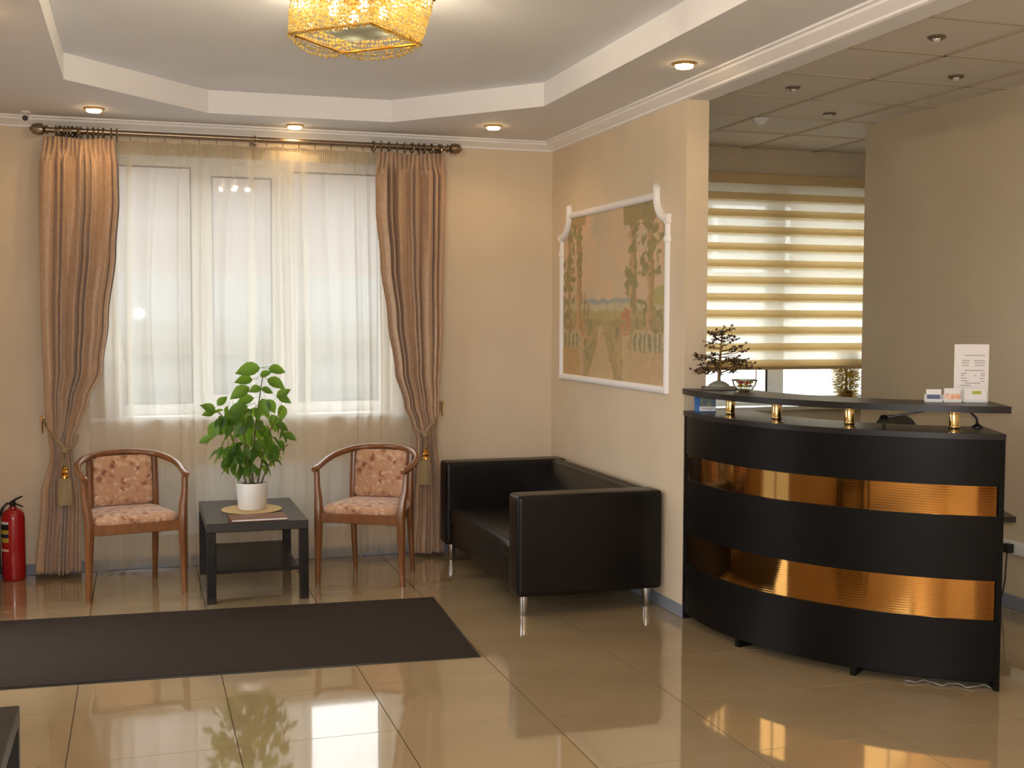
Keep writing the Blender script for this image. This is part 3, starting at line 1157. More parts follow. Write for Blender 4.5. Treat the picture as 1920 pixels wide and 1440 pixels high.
def make_chair(label, loc, rz):
    th = thing('armchair', label, 'chair', loc, rz, 'floral armchairs under the window')
    # upholstered seat
    bm = newbm()

    def fs(u, v):
        a = 2 * PI * u
        # superellipse plan, trapezoid: wider at the front
        c, s = math.cos(a), math.sin(a)
        e = 0.28
        px = math.copysign(abs(c) ** e, c)
        py = math.copysign(abs(s) ** e, s)
        prof = [(1.0, 0.425), (1.025, 0.437), (1.02, 0.452), (0.96, 0.466), (0.80, 0.476), (0.45, 0.482), (0.0, 0.484)]
        k, z = prof[int(round(v * 6))]
        y = -0.015 + 0.205 * py * k
        wx = 0.245 - 0.045 * ((y + 0.22) / 0.41)
        return Vector((wx * px * k, y, z))
    surf(bm, fs, 48, 6)
    bmesh.ops.remove_doubles(bm, verts=bm.verts, dist=0.0004)
    bmesh.ops.recalc_face_normals(bm, faces=bm.faces)
    obj('seat', bm, M['floral'], th, 180)
    # apron rails
    bm = newbm()
    box(bm, -0.245, -0.222, 0.368, 0.245, -0.200, 0.426, 0.003, 1)
    for s in (-1, 1):
        prism(bm, [(s * 0.246, -0.2), (s * 0.226, -0.2), (s * 0.165, 0.20), (s * 0.185, 0.20)], 0.372, 0.426, 'z')
    box(bm, -0.165, 0.185, 0.372, 0.165, 0.205, 0.426, 0.003, 1)
    obj('apron', bm, M['wood'], th)
    # legs
    for s in (-1, 1):
        bm = newbm()
        tube(bm, [(s * 0.266, -0.205, 0.0), (s * 0.262, -0.207, 0.2), (s * 0.258, -0.21, 0.37), (s * 0.258, -0.21, 0.43), (s * 0.263, -0.2, 0.50), (s * 0.276, -0.185, 0.58), (s * 0.281, -0.178, 0.69)],
             [0.0155, 0.021, 0.026, 0.026, 0.025, 0.019, 0.017], 10)
        obj('leg', bm, M['wood'], th)
        bm = newbm()
        tube(bm, [(s * 0.190, 0.245, 0.0), (s * 0.188, 0.212, 0.22), (s * 0.187, 0.192, 0.40), (s * 0.187, 0.195, 0.55), (s * 0.187, 0.212, 0.75)],
             [0.015, 0.019, 0.022, 0.022, 0.019], 10)
        obj('leg', bm, M['wood'], th)
    # bentwood rail: arms and top in one hoop
    ctl = [(-0.278, -0.235, 0.686), (-0.283, -0.13, 0.698), (-0.285, -0.02, 0.718), (-0.265, 0.09, 0.742), (-0.205, 0.185, 0.766), (-0.11, 0.236, 0.780), (0, 0.252, 0.785)]
    ctl = ctl + [(-x, y, z) for x, y, z in ctl[-2::-1]]
    pts = []
    for i in range(len(ctl) - 1):
        p0, p1, p2, p3 = [Vector(ctl[max(0, min(len(ctl) - 1, i + k))]) for k in (-1, 0, 1, 2)]
        for t in (0, .25, .5, .75):
            pts.append(0.5 * ((2 * p1) + (p2 - p0) * t + (2 * p0 - 5 * p1 + 4 * p2 - p3) * t * t + (3 * p1 - p0 - 3 * p2 + p3) * t ** 3))
    pts.append(Vector(ctl[-1]))
    rs = [0.0195] * len(pts)
    rs[0] = rs[-1] = 0.014
    bm = newbm()
    tube(bm, pts, rs, 12)
    obj('arm_rail', bm, M['wood'], th, 60)
    # upholstered back panel
    bm = newbm()

    def yb(x, z):
        return 0.196 + (z - 0.44) * 0.105 - 0.9 * x * x

    def fb(u, v):
        a = 2 * PI * u
        c, s = math.cos(a), math.sin(a)
        e = 0.22
        px = math.copysign(abs(c) ** e, c)
        pz = math.copysign(abs(s) ** e, s)
        rr = [1.0, 1.0, 0.93, 0.6, 0.0][int(round(v * 4))]
        dy = [0.0, -0.012, -0.024, -0.030, -0.033][int(round(v * 4))]
        x = 0.170 * px * rr
        z = 0.618 + 0.148 * pz * rr
        return Vector((x, yb(x, z) + 0.004 + dy, z))
    surf(bm, fb, 40, 4)

    def fb2(u, v):
        p = fb(1 - u, v)
        return p + Vector((0, 2 * (yb(p.x, p.z) + 0.004 - p.y) * 0.5, 0))
    surf(bm, fb2, 40, 4)
    bmesh.ops.remove_doubles(bm, verts=bm.verts, dist=0.0004)
    bmesh.ops.recalc_face_normals(bm, faces=bm.faces)
    obj('backrest', bm, M['floral'], th, 60)
    return th


make_chair('floral armchair with a bentwood rail between the left drape and the table', (-0.062, 7.205, 0), math.radians(11.0))
make_chair('floral armchair with a bentwood rail between the table and the sofa', (1.345, 7.125, 0), math.radians(-30.0))

# ------------------------------------------------------------------ coffee tables


def make_table(label, x0, y0, x1, y1, shelf, topmat):
    th = thing('coffee_table', label, 'table', ((x0 + x1) / 2, (y0 + y1) / 2, 0))
    bm = newbm()
    box(bm, x0, y0, 0.40, x1, y1, 0.45, 0.003, 1)
    obj('tabletop', bm, topmat, th, world=True)
    for x in (x0, x1 - 0.05):
        for y in (y0, y1 - 0.05):
            bm = newbm()
            box(bm, x, y, 0, x + 0.05, y + 0.05, 0.40, 0.003, 1)
            obj('leg', bm, M['blackwood'], th, world=True)
    if shelf:
        bm = newbm()
        box(bm, x0 + 0.05, y0 + 0.02, 0.165, x1 - 0.05, y1 - 0.02, 0.183, 0.002, 1)
        obj('shelf', bm, M['blackwood'], th, world=True)
    return th


make_table('black coffee table between the two floral armchairs with a shelf', 0.345, 6.69, 0.905, 7.56, True, M['tabletop'])
make_table('black low table at the lower left corner of the picture', -0.835, 2.75, -0.347, 3.70, False, M['blackwood'])

# straw mat, folder
o = newbm()
lathe(o, [(0, 0), (.170, 0), (.178, .003), (.176, .006), (.165, .0075), (0, .0075)], 40)
sm_ = obj('straw_placemat', o, M['straw'])
sm_.location = (0.63, 7.14, 0.4502)
tag(sm_, 'round woven straw placemat under the plant pot', 'placemat')
fo = thing('leather_folder', 'brown menu folder lying in front of the plant pot', 'folder', (0.635, 6.795, 0.4505), 0.02)
bm = newbm()
box(bm, -0.158, -0.085, 0.0, 0.158, 0.085, 0.004, 0.001, 1)
box(bm, -0.158, -0.085, 0.014, 0.158, 0.085, 0.018, 0.001, 1)
box(bm, -0.158, -0.085, 0.004, -0.152, 0.085, 0.014, 0.001, 1)
obj('cover', bm, M['board'], fo)
bm = newbm()
box(bm, -0.151, -0.080, 0.0041, 0.153, 0.080, 0.0139)
obj('pages', bm, M['paper'], fo)

# ------------------------------------------------------------------ potted plant
PX, PY, PZ = 0.632, 7.13, 0.458
pl = thing('potted_plant', 'leafy green plant in a white pot on the coffee table', 'potted plant', (PX, PY, PZ))
bm = newbm()
lathe(bm, [(0, 0.004), (.070, 0.004), (.074, 0.0), (.082, 0.01), (.089, .08), (.0925, .152), (.0905, .158), (.087, .156), (.083, .13), (0, .13)], 36)
pot = obj('pot', bm, M['pot'], pl)
bm = newbm()
lathe(bm, [(0, .147), (.03, .148), (.06, .143), (.0845, .138), (.0845, .131), (0, .131)], 28)
for k in range(14):
    a, r = random.uniform(0, 6.28), random.uniform(.01, .07)
    lathe(bm, [(0, -.008), (.01, 0), (0, .01)], 6, (r * math.cos(a), r * math.sin(a), .147))
obj('soil', bm, M['soil'], pot)
# leaf mesh, along +Y, pointed, folded along the midrib and drooping
t = newbm()
prof = [(0.0, 0.0), (0.10, 0.16), (0.28, 0.29), (0.50, 0.31), (0.72, 0.21), (0.90, 0.075), (1.0, 0.0)]
mid, lf, rg = [], [], []
for s, w in prof:
    zz = -0.22 * s * s
    mid.append(t.verts.new((0, s, zz - 0.03)))
    if 0 < w:
        lf.append(t.verts.new((-w, s, zz + 0.08 * w / 0.31)))
        rg.append(t.verts.new((w, s, zz + 0.08 * w / 0.31)))
for side, sgn in ((lf, 1), (rg, -1)):
    for i in range(len(side) - 1):
        f = (mid[i + 1], mid[i + 2], side[i + 1], side[i])
        t.faces.new(f if sgn > 0 else f[::-1])
    f = (mid[0], mid[1], side[0])
    t.faces.new(f if sgn > 0 else f[::-1])
    f = (mid[-2], mid[-1], side[-1])
    t.faces.new(f if sgn > 0 else f[::-1])
tube(t, [(0, -0.35, 0.0), (0, 0, -0.028)], 0.012, 3)
for f in t.faces:
    f.smooth = True
leaf_me = bpy.data.meshes.new('leaf')
t.to_mesh(leaf_me)
t.free()
leaf_me.materials.append(M['leaf'])
K = 0.00313


def px2loc(px, py, dy=0.0):
    """photo pixel to a spot in the plant (metres, relative to the pot base), at depth offset dy"""
    return Vector(((px - 474) * K * 0.97 + 0.015 + dy * 0.1, dy, (958 - py) * K))


STEMS = [((0.0, 0, .14), (0.005, 0.02, .30), (0.03, 0.02, .52), (0.055, 0.01, .70), (0.07, 0.0, .80)),
         ((-0.03, 0.01, .14), (-0.06, 0.02, .26), (-0.11, 0.0, .42), (-0.17, -0.02, .56), (-0.22, -0.02, .60)),
         ((0.03, 0.0, .14), (0.06, 0.02, .27), (0.09, 0.02, .42), (0.14, 0.01, .52), (0.18, 0.0, .60)),
         ((-0.01, -0.02, .14), (-0.03, -0.05, .30), (-0.05, -0.08, .46), (-0.03, -0.10, .60)),
         ((0.01, 0.03, .14), (0.0, 0.07, .30), (-0.04, 0.10, .48), (-0.05, 0.10, .66)),
         ((0.05, 0.0, .14), (0.085, -0.02, .24), (0.15, -0.04, .34), (0.21, -0.04, .38))]
for st in STEMS:
    bm = newbm()
    tube(bm, st, [0.006 - 0.0009 * k for k in range(len(st))], 7)
    obj('stem', bm, M['stem'], pl)
rl = random.Random(21)


def leaf(pos, yaw, pitch, roll, size):
    o = bpy.data.objects.new('leaf', leaf_me)
    link(o, pl)
    o.location = pos
    o.rotation_euler = (Matrix.Rotation(yaw, 3, 'Z') @ Matrix.Rotation(pitch, 3, 'X') @ Matrix.Rotation(roll, 3, 'Y')).to_euler()
    o.scale = (size, size, size)


def leaf_n(pos, d, nrm, size):
    yv = d.normalized()
    zv = (nrm - yv * nrm.dot(yv)).normalized()
    xv = yv.cross(zv)
    o = bpy.data.objects.new('leaf', leaf_me)
    link(o, pl)
    o.location = pos
    o.rotation_euler = Matrix((xv, yv, zv)).transposed().to_euler()
    o.scale = (size, size, size)


# crown leaves placed one by one: pixel of the leaf base, direction to the tip (pixels), size
CROWN = [(487, 690, -46, 6), (502, 692, 34, 4), (472, 712, -34, 2), (500, 712, 34, 16), (486, 706, 20, -10), (466, 728, -38, 18), (488, 728, -24, 6), (488, 730, 24, 6),
         (518, 748, 24, -18), (520, 745, 26, 10), (528, 762, 0, 32), (474, 748, -34, 8), (402, 770, -26, -14), (404, 762, 18, -18), (400, 772, -22, 4), (412, 778, 2, 26),
         (462, 762, -40, 14), (500, 750, 16, 26), (490, 748, 10, 34), (404, 790, -14, 34), (428, 775, -10, 40), (530, 818, 28, 10), (520, 830, 16, 20), (392, 822, -12, 4),
         (470, 770, -30, 22), (508, 780, 10, 34), (460, 790, -24, 30), (440, 830, -8, 44), (425, 840, 0, 40), (452, 800, 14, 40), (500, 826, 6, 44), (480, 800, 26, 24)]
for px_, py_, dx, dy_ in CROWN:
    L = math.hypot(dx, dy_)
    base = px2loc(px_, py_, rl.uniform(-0.06, 0.06))
    size = max(L, 24) * K * 1.02
    d = Vector((dx, rl.uniform(-0.45, 0.15) * L, -dy_)).normalized()
    leaf_n(base, d, Vector((rl.uniform(-.35, .35), -0.8, rl.uniform(0.25, 0.7))), size)
n = 0
while n < 130:
    z = rl.uniform(0.24, 0.62)
    # envelope of the bushy body
    rad_ = interp([(0.22, 0.10), (0.32, 0.19), (0.45, 0.225), (0.55, 0.21), (0.66, 0.12)], z)
    a = rl.uniform(0, 2 * PI)
    r = rad_ * math.sqrt(rl.uniform(0.05, 1))
    x, y = r * math.cos(a) * 0.95 - 0.012, r * math.sin(a) * 0.75
    out = Vector((x, y, 0.0)).normalized()
    d = out * rl.uniform(0.2, 0.9) + Vector((rl.uniform(-.5, .5), rl.uniform(-.5, .5), rl.uniform(-1.2, -0.2)))
    leaf_n((x, y, z), d, out + Vector((rl.uniform(-.5, .5), rl.uniform(-.9, .1), rl.uniform(-0.1, 1.0))), rl.uniform(0.055, 0.095))
    n += 1

# ------------------------------------------------------------------ sofa
SX0, SX1, SY0, SY1, SZ0, SZ1 = 1.895, 2.73, 5.90, 7.60, 0.112, 0.655
so = thing('sofa', 'black leather two-seat sofa with square arms under the mural', 'sofa', ((SX0 + SX1) / 2, (SY0 + SY1) / 2, 0))
AT = 0.17


def soft_box(bm, x0, y0, z0, x1, y1, z1, bev, seg=4):
    return box(bm, x0, y0, z0, x1, y1, z1, bev, seg)


bm = newbm()
soft_box(bm, SX0, SY0, SZ0, SX1, SY0 + AT, SZ1, 0.028)
obj('arm', bm, M['leather'], so, 60, world=True)
bm = newbm()
soft_box(bm, SX0, SY1 - AT, SZ0, SX1, SY1, SZ1, 0.028)
obj('arm', bm, M['leather'], so, 60, world=True)
bm = newbm()
prism(bm, [(SX1, SZ0 + 0.01), (SX1, SZ1 - 0.03), (SX1 - 0.03, SZ1), (SX1 - 0.09, SZ1), (SX1 - 0.125, SZ1 - 0.03), (SX1 - 0.26, 0.36), (SX1 - 0.26, SZ0 + 0.01)], SY0 + AT - 0.01, SY1 - AT + 0.01, 'y')
bmesh.ops.bevel(bm, geom=[e for e in bm.edges if abs(e.verts[0].co.y - e.verts[1].co.y) > 0.5], offset=0.02, segments=3, affect='EDGES')
obj('backrest', bm, M['leather'], so, 50, world=True)
bm = newbm()
box(bm, SX0 + 0.03, SY0 + AT - 0.01, SZ0, SX1 - 0.2, SY1 - AT + 0.01, 0.30, 0.02, 3)
obj('seat_base', bm, M['leather'], so, 60, world=True)
bm = newbm()


def fc(u, v):
    x = SX0 + 0.022 + (SX1 - 0.24 - SX0) * u
    y = SY0 + AT + (SY1 - SY0 - 2 * AT) * v
    e = min(u * 0.6, 0.06) / 0.06
    z = 0.345 + 0.035 * math.sin(PI * min(1, max(0, v))) ** 0.3 * (1 - (1 - min(1, e)) ** 2) - 0.012 * u + 0.004 * math.sin(9 * v)
    return Vector((x, y, z))


surf(bm, fc, 24, 30)
R0 = [v for v in bm.verts]
ext = bmesh.ops.extrude_face_region(bm, geom=bm.faces[:])
for v in [g for g in ext['geom'] if isinstance(g, bmesh.types.BMVert)]:
    v.co.z = 0.285
bmesh.ops.recalc_face_normals(bm, faces=bm.faces)
obj('seat_cushion', bm, M['leather'], so, 60, world=True)
for x in (1.958, 2.672):
    for y in (5.985, 7.53):
        bm = newbm()
        lathe(bm, [(0, 0), (.021, 0), (.023, .004), (.026, SZ0 + .004), (0, SZ0 + .004)], 20, (x, y, 0))
        lg = obj('leg', bm, M['chrome'], so, world=True)
        bm = newbm()
        lathe(bm, [(0, 0.0), (.0195, 0.0), (.0195, .006), (0, .006)], 20, (x, y, 0.0))
        obj('foot_pad', bm, M['black'], lg, world=True)

# ------------------------------------------------------------------ entrance mat
em = thing('entrance_mat', 'dark brown carpet mat lying on the tiles', 'mat', (0.365, 5.96, 0.0), math.radians(-3.2))
bm = newbm()
box(bm, -1.16, -0.600, 0.0005, 1.175, 0.600, 0.007, 0.001, 1)
obj('pile', bm, M['mat'], em)
bm = newbm()
for a in ((-1.172, -0.612, 1.187, -0.600), (-1.172, 0.600, 1.187, 0.612), (1.175, -0.6, 1.187, 0.6), (-1.172, -0.6, -1.16, 0.6)):
    box(bm, a[0], a[1], 0.0005, a[2], a[3], 0.004)
obj('rubber_edge', bm, M['black'], em)

# ------------------------------------------------------------------ fire extinguisher
fe = thing('fire_extinguisher', 'red fire extinguisher standing on the floor beside the left drape', 'fire extinguisher', (-0.738, 7.70, 0))
bm = newbm()
lathe(bm, [(0, 0.0), (.060, 0.0), (.066, .006), (.068, .02), (.068, .375), (.062, .405), (.045, .425), (.024, .433), (.022, .445), (0, .445)], 28)
cyl = obj('cylinder', bm, M['red'], fe)
for z0, z1, m_ in ((0.345, 0.36, 'white'), (0.31, 0.345, 'black'), (0.285, 0.31, 'yellow'), (0.262, 0.285, 'navy'), (0.235, 0.262, 'yellow'), (0.18, 0.195, 'orange')):
    bm = newbm()
    arc_slab(bm, 0, 0, 0.0675, 0.0688, 190, 252, z0, z1, 12)
    obj('label_band', bm, M[m_], cyl)
bm = newbm()
lathe(bm, [(0, .445), (.016, .445), (.018, .47), (.012, .478), (0, .478)], 14)
tube(bm, [(0.0, 0, .462), (-.03, -.01, .466), (-.055, -.015, .44)], 0.008, 8)
obj('valve', bm, M['black'], fe)
bm = newbm()
tube(bm, [(-0.01, 0, .47), (0.02, 0, .49), (0.055, 0, .505)], [0.008, 0.007, 0.005], 6)
tube(bm, [(0.0, 0, .462), (0.03, 0, .455), (0.058, 0, .44)], [0.007, 0.006, 0.005], 6)
obj('handle', bm, M['black'], fe)
bm = newbm()
tube(bm, [(-.055, -.015, .44), (-.078, -.02, .38), (-.080, -.02, .25), (-.078, -.02, .10), (-.075, -.02, .04)], 0.009, 8)
obj('hose', bm, M['black'], fe)

# ------------------------------------------------------------------ security camera
sc_ = thing('security_camera', 'small white security camera under the soffit in the left corner', 'camera', (-0.615, 7.60, ZS))
sc_.scale = (0.7, 0.7, 0.7)
bm = newbm()
lathe(bm, [(0, 0), (.04, 0), (.04, -.012), (.015, -.02), (.012, -.035), (0, -.035)], 18)
obj('mount', bm, M['white'], sc_)
bm = newbm()
lathe(bm, [(0, -.05), (.022, -.05), (.026, -.04), (.026, .045), (.022, .05), (0, .05)], 18, (0, -0.015, -0.052), Matrix.Rotation(PI / 2 + 0.25, 4, 'X'))
obj('body', bm, M['white'], sc_)
bm = newbm()
lathe(bm, [(0, 0), (.020, 0), (.022, .004), (.014, .012), (0, .014)], 18, (0, -0.063, -0.065), Matrix.Rotation(PI / 2 + 0.25, 4, 'X'))
obj('lens', bm, M['black'], sc_)

# ------------------------------------------------------------------ recessed downlights of the lobby


def make_downlight(x, y, label):
    th = thing('recessed_downlight', label, 'ceiling light', (x, y, ZS), group='lit lobby downlights')
    bm = newbm()
    lathe(bm, [(.036, -.001), (.056, -.001), (.056, -.006), (.048, -.010), (.040, -.008), (.036, -.001)], 26)
    obj('trim_ring', bm, M['gold'], th)
    bm = newbm()
    lathe(bm, [(.043, -.004), (.043, -.016), (.036, -.022), (0, -.024)], 24)
    obj('diffuser', bm, M['lens'], th)
    lp = lamp('lamp', 'SPOT', (0, 0, -0.03), DOWNLIGHT_W, (1.0, 0.66, 0.34), 0.03, th)
    lp.data.spot_size = math.radians(155)
    lp.data.spot_blend = 0.6


for x, y, lb in ((-0.228, 7.36, 'lit round downlight above the left drape'), (0.958, 7.60, 'lit round downlight above the middle of the curtain rod'),
                 (2.148, 7.22, 'lit round downlight near the corner above the sofa'), (2.487, 5.187, 'lit round downlight near the ceiling beam above the mural'),
                 (-0.60, 5.187, 'lit round downlight above the entrance door'), (2.487, 3.2, 'lit round downlight along the beam nearest the reception counter'),
                 (-0.60, 3.2, 'lit round downlight above the low table by the left wall'), (2.1, 1.9, 'lit round downlight right of the camera'),
                 (-0.2, 1.9, 'lit round downlight left of the camera'), (0.95, 1.3, 'lit round downlight above the camera')):
    make_downlight(x, y, lb)

# ------------------------------------------------------------------ chandelier
CHX, CHY = 0.855, 4.765
ch = thing('chandelier', 'square gold crystal chandelier glowing in the ceiling recess', 'chandelier', (CHX, CHY, ZC))
bm = newbm()
box(bm, -0.17, -0.17, -0.045, 0.17, 0.17, 0.0, 0.004, 1, Matrix.Rotation(PI / 4, 4, 'Z'))
obj('ceiling_plate', bm, M['gold'], ch)
ZB, ZTP = 2.70 - ZC, 2.885 - ZC
RB, RTP = 0.268, 0.292
cb = [Vector((RB * math.cos(a), RB * math.sin(a), ZB)) + Vector((-.012, -.008, 0)) for a in (0.03, PI / 2 + .03, PI + .03, 1.5 * PI + .03)]
ct = [Vector((RTP * math.cos(a), RTP * math.sin(a), ZTP)) + Vector((.025, .02, 0)) for a in (0.0, PI / 2, PI, 1.5 * PI)]
bm = newbm()
for i in range(4):
    tube(bm, [ct[i], ct[(i + 1) % 4]], 0.006, 6)
    tube(bm, [ct[i], Vector((0.12 * math.cos(i * PI / 2), 0.12 * math.sin(i * PI / 2), -0.045))], 0.004, 5)
obj('top_frame', bm, M['gold'], ch)
bm = newbm()
for i in range(4):
    tube(bm, [cb[i], cb[(i + 1) % 4]], 0.0055, 6)
obj('bottom_frame', bm, M['gold'], ch)
rc = random.Random(4)


def bead(bm, p, r):
    vs = [bm.verts.new(p + Vector(d) * r) for d in ((1, 0, 0), (-1, 0, 0), (0, 1, 0), (0, -1, 0), (0, 0, 1.15), (0, 0, -1.15))]
    for a, b, c in ((0, 2, 4), (2, 1, 4), (1, 3, 4), (3, 0, 4), (2, 0, 5), (1, 2, 5), (3, 1, 5), (0, 3, 5)):
        bm.faces.new((vs[a], vs[b], vs[c]))


for i in range(4):
    far = i in (0, 1)      # edges on the far side hang in a deeper swag
    bm = newbm()
    for a in range(32):
        u = (a + 0.5) / 32
        top = ct[i].lerp(ct[(i + 1) % 4], u)
        bot = cb[i].lerp(cb[(i + 1) % 4], u)
        sw = (0.036 if far else 0.010) * math.sin(PI * u) ** 0.7
        bulge = Vector((bot.x, bot.y, 0)).normalized() * (0.022 if far else 0.008)
        rows = 13
        for b in range(rows):
            v = b / (rows - 1)
            p = top.lerp(bot, v)
            p = p + bulge * math.sin(PI * u) * v + Vector((0, 0, -sw * v))
            p += Vector((rc.uniform(-1, 1), rc.uniform(-1, 1), rc.uniform(-1, 1))) * 0.0035
            bead(bm, p, rc.uniform(0.0045, 0.0085))
    o = obj('crystal_curtain', bm, M['crystal'], ch, 0)
    o['kind'] = 'stuff'
bm = newbm()
box(bm, -0.125, -0.125, 2.728 - ZC, 0.125, 0.125, 2.733 - ZC, 0.001, 1, Matrix.Rotation(PI / 4, 4, 'Z'))
obj('glass_plate', bm, M['frost'], ch)
for k, (dx, dy) in enumerate(((0.10, 0.0), (-0.10, 0.0), (0.0, 0.11), (0.0, -0.11))):
    bm = newbm()
    lathe(bm, [(0, 0), (.011, -.002), (.011, -.05), (0, -.05)], 12, (dx, dy, -0.045))
    sk = obj('socket', bm, M['gold'], ch)
    bm = newbm()
    lathe(bm, [(0, -.05), (.010, -.055), (.018, -.075), (.019, -.09), (.012, -.105), (0, -.11)], 14, (dx, dy, -0.045))
    obj('bulb', bm, M['bulb'], sk)
    lamp('lamp', 'POINT', (dx * 1.15, dy * 1.15, -0.175), CHANDELIER_W / 4, (1.0, 0.84, 0.58), 0.02, ch)

# ------------------------------------------------------------------ mural with moulded frame (on the partition wall, facing -X)
mu = thing('wall_mural', 'painted mural of a terrace garden by the sea in a white moulded frame', 'painting', (XR, 6.73, 1.19))
XM = XR - 0.003
MY0, MY1, MZ0, MZ1 = 5.91, 7.565, 1.205, 2.258
NOTCH = 0.135


def col(r, g, b):
    return Vector((r, g, b))


def paint(s, z):
    """s: 0 at the window side .. 1 at the counter side, z: 0 bottom .. 1 top; sRGB 0-255"""
    s += 0.016 * mnoise.noise(Vector((s * 14, z * 11, 1.3))) + 0.010 * mnoise.noise(Vector((s * 45, z * 40, 2.3)))
    z += 0.012 * mnoise.noise(Vector((s * 13, z * 12, 3.3))) + 0.008 * mnoise.noise(Vector((s * 45, z * 40, 5.3)))
    n1 = mnoise.noise(Vector((s * 9, z * 9, 0.3)))
    n2 = mnoise.noise(Vector((s * 26, z * 22, 4.1)))
    n3 = mnoise.noise(Vector((s * 60, z * 50, 7.7)))
    sky = col(216, 190, 160) + col(6, 0, -4) * n1 * 3
    if z > 0.75:
        kk = max(0, 1 - abs(s - 0.38 - 0.1 * n1) / 0.16) * min(1, (z - 0.75) / 0.15)
        sky = sky.lerp(col(168, 172, 160), 0.75 * kk)
    c = sky
    # ground
    if z < 0.47 + 0.01 * n2:
        c = col(192, 186, 150) if z > 0.415 else col(170, 158, 100)
        c = c + col(10, 12, 6) * n2 * 1.6
    if 0.455 < z < 0.482 and 0.18 < s < 0.70:
        c = col(140, 158, 166) + col(6, 6, 6) * n2
    if z < 0.36:
        c = col(158, 142, 92).lerp(col(176, 148, 98), min(1, (0.36 - z) / 0.12)) + col(16, 14, 8) * n2 * 1.4
    # far hill on the right
    if s > 0.84 and 0.44 < z < 0.56 - 0.12 * abs(s - 1.0) * 3 + 0.02 * n1:
        c = col(164, 164, 96) + col(10, 10, 4) * n2
    # path, widening to the front
    pc_ = 0.42 + 0.03 * max(0, 0.32 - z)
    hw = 0.016 + 0.24 * max(0, 0.33 - z) ** 1.25 * 2.0
    if z < 0.33 and abs(s - pc_) < hw:
        c = col(198, 172, 128) + col(8, 8, 6) * n2
    elif z < 0.29 and hw < abs(s - pc_) < hw + 0.07 and n2 + 0.5 * n3 > -0.1:
        c = col(150, 134, 92) + col(18, 18, 10) * n3
    # front terrace walls
    if z < 0.19 and (s < 0.22 or s > 0.66):
        c = (col(188, 150, 94) if s < 0.22 else col(192, 162, 120)) + col(10, 8, 4) * n2 * 1.4
    # balustrades
    if (s < 0.2 and 0.19 < z < 0.275) or (s > 0.72 and 0.19 < z < 0.285):
        k = math.sin(s * 150)
        c = col(186, 176, 136) if k > 0.1 else col(126, 124, 88)
        c = c + col(14, 14, 10) * n2
    if (s < 0.22 and 0.275 < z < 0.292) or (s > 0.72 and 0.285 < z < 0.302):
        c = col(196, 172, 130)
    # gate posts
    for ps in (0.22, 0.655):
        if abs(s - ps) < 0.025 and z < 0.30:
            c = col(196, 172, 130) + col(8, 8, 8) * n2
    # columns
    for cs, wd, z0 in ((0.07, 0.022, 0.28), (0.185, 0.028, 0.30), (0.72, 0.030, 0.38), (0.865, 0.028, 0.31)):
        if abs(s - cs) < wd and z0 < z < 0.96:
            t = (s - cs) / wd
            c = col(204, 164, 118).lerp(col(150, 118, 74), 0.5 + 0.5 * t) + col(8, 6, 4) * n2
    # pergola beams
    if z > 0.925 + 0.01 * n1 and s < 0.25:
        c = col(168, 142, 94) + col(14, 12, 8) * n2
    if z > 0.89 + 0.02 * n1 and s > 0.63:
        c = col(146, 130, 82) + col(16, 14, 8) * n2
    # vines over the columns and under the beams
    vine = 0.0
    for cs, wd, z0, z1 in ((0.09, 0.05, 0.40, 0.96), (0.19, 0.035, 0.62, 0.95), (0.02, 0.03, 0.30, 0.75), (0.72, 0.05, 0.46, 0.95), (0.86, 0.11, 0.60, 0.98), (0.66, 0.03, 0.50, 0.66), (0.77, 0.07, 0.31, 0.47), (0.93, 0.09, 0.29, 0.43), (0.04, 0.07, 0.29, 0.42), (0.30, 0.05, 0.27, 0.36), (0.58, 0.05, 0.25, 0.36), (0.28, 0.05, 0.10, 0.24), (0.80, 0.05, 0.84, 0.93), (0.15, 0.06, 0.86, 0.95)):
        if z0 < z < z1:
            e = abs(s - cs - 0.02 * n1) / wd
            if e < 1 and n2 + 0.35 * n3 > -0.12 + 0.5 * e * e:
                vine = 1
    if vine:
        c = col(128, 124, 78) + col(26, 26, 16) * n3
    # red flowers and dark cypresses
    for fx, fz, fr in ((0.655, 0.345, 0.05), (0.215, 0.315, 0.036)):
        if math.hypot((s - fx) * 1.2, (z - fz) * 0.6) < fr and n2 + n3 > 0.0:
            c = col(188, 112, 82) + col(20, 8, 6) * n3
    for fx, z1 in ((0.247, 0.53), (0.285, 0.46)):
        if abs(s - fx) < 0.007 and 0.36 < z < z1:
            c = col(124, 110, 70)
    return c.lerp(col(206, 182, 150), 0.36)


bm = newbm()
lay = bm.verts.layers.float_color.new('paint')
NU, NV = 190, 130
g = []
for i in range(NU + 1):
    rowv = []
    for j in range(NV + 1):
        s, zz = i / NU, j / NV
        y = MY1 - (MY1 - MY0) * s
        # curved notches at both upper corners (the cloth of the painting stops inside the frame)
        ztop = MZ1
        e = min(s, 1 - s) * (MY1 - MY0)
        if e < NOTCH:
            ztop = MZ1 - math.sqrt(max(0.0, NOTCH ** 2 - e ** 2))
        z = MZ0 + (ztop - MZ0) * zz
        v = bm.verts.new((XM, y, z))
        v[lay] = srgb(*[max(0, min(255, q)) for q in paint(s, (z - MZ0) / (MZ1 - MZ0))])
        rowv.append(v)
    g.append(rowv)
for i in range(NU):
    for j in range(NV):
        bm.faces.new((g[i][j], g[i + 1][j], g[i + 1][j + 1], g[i][j + 1]))
obj('painting', bm, M['mural'], mu, 180, world=True)


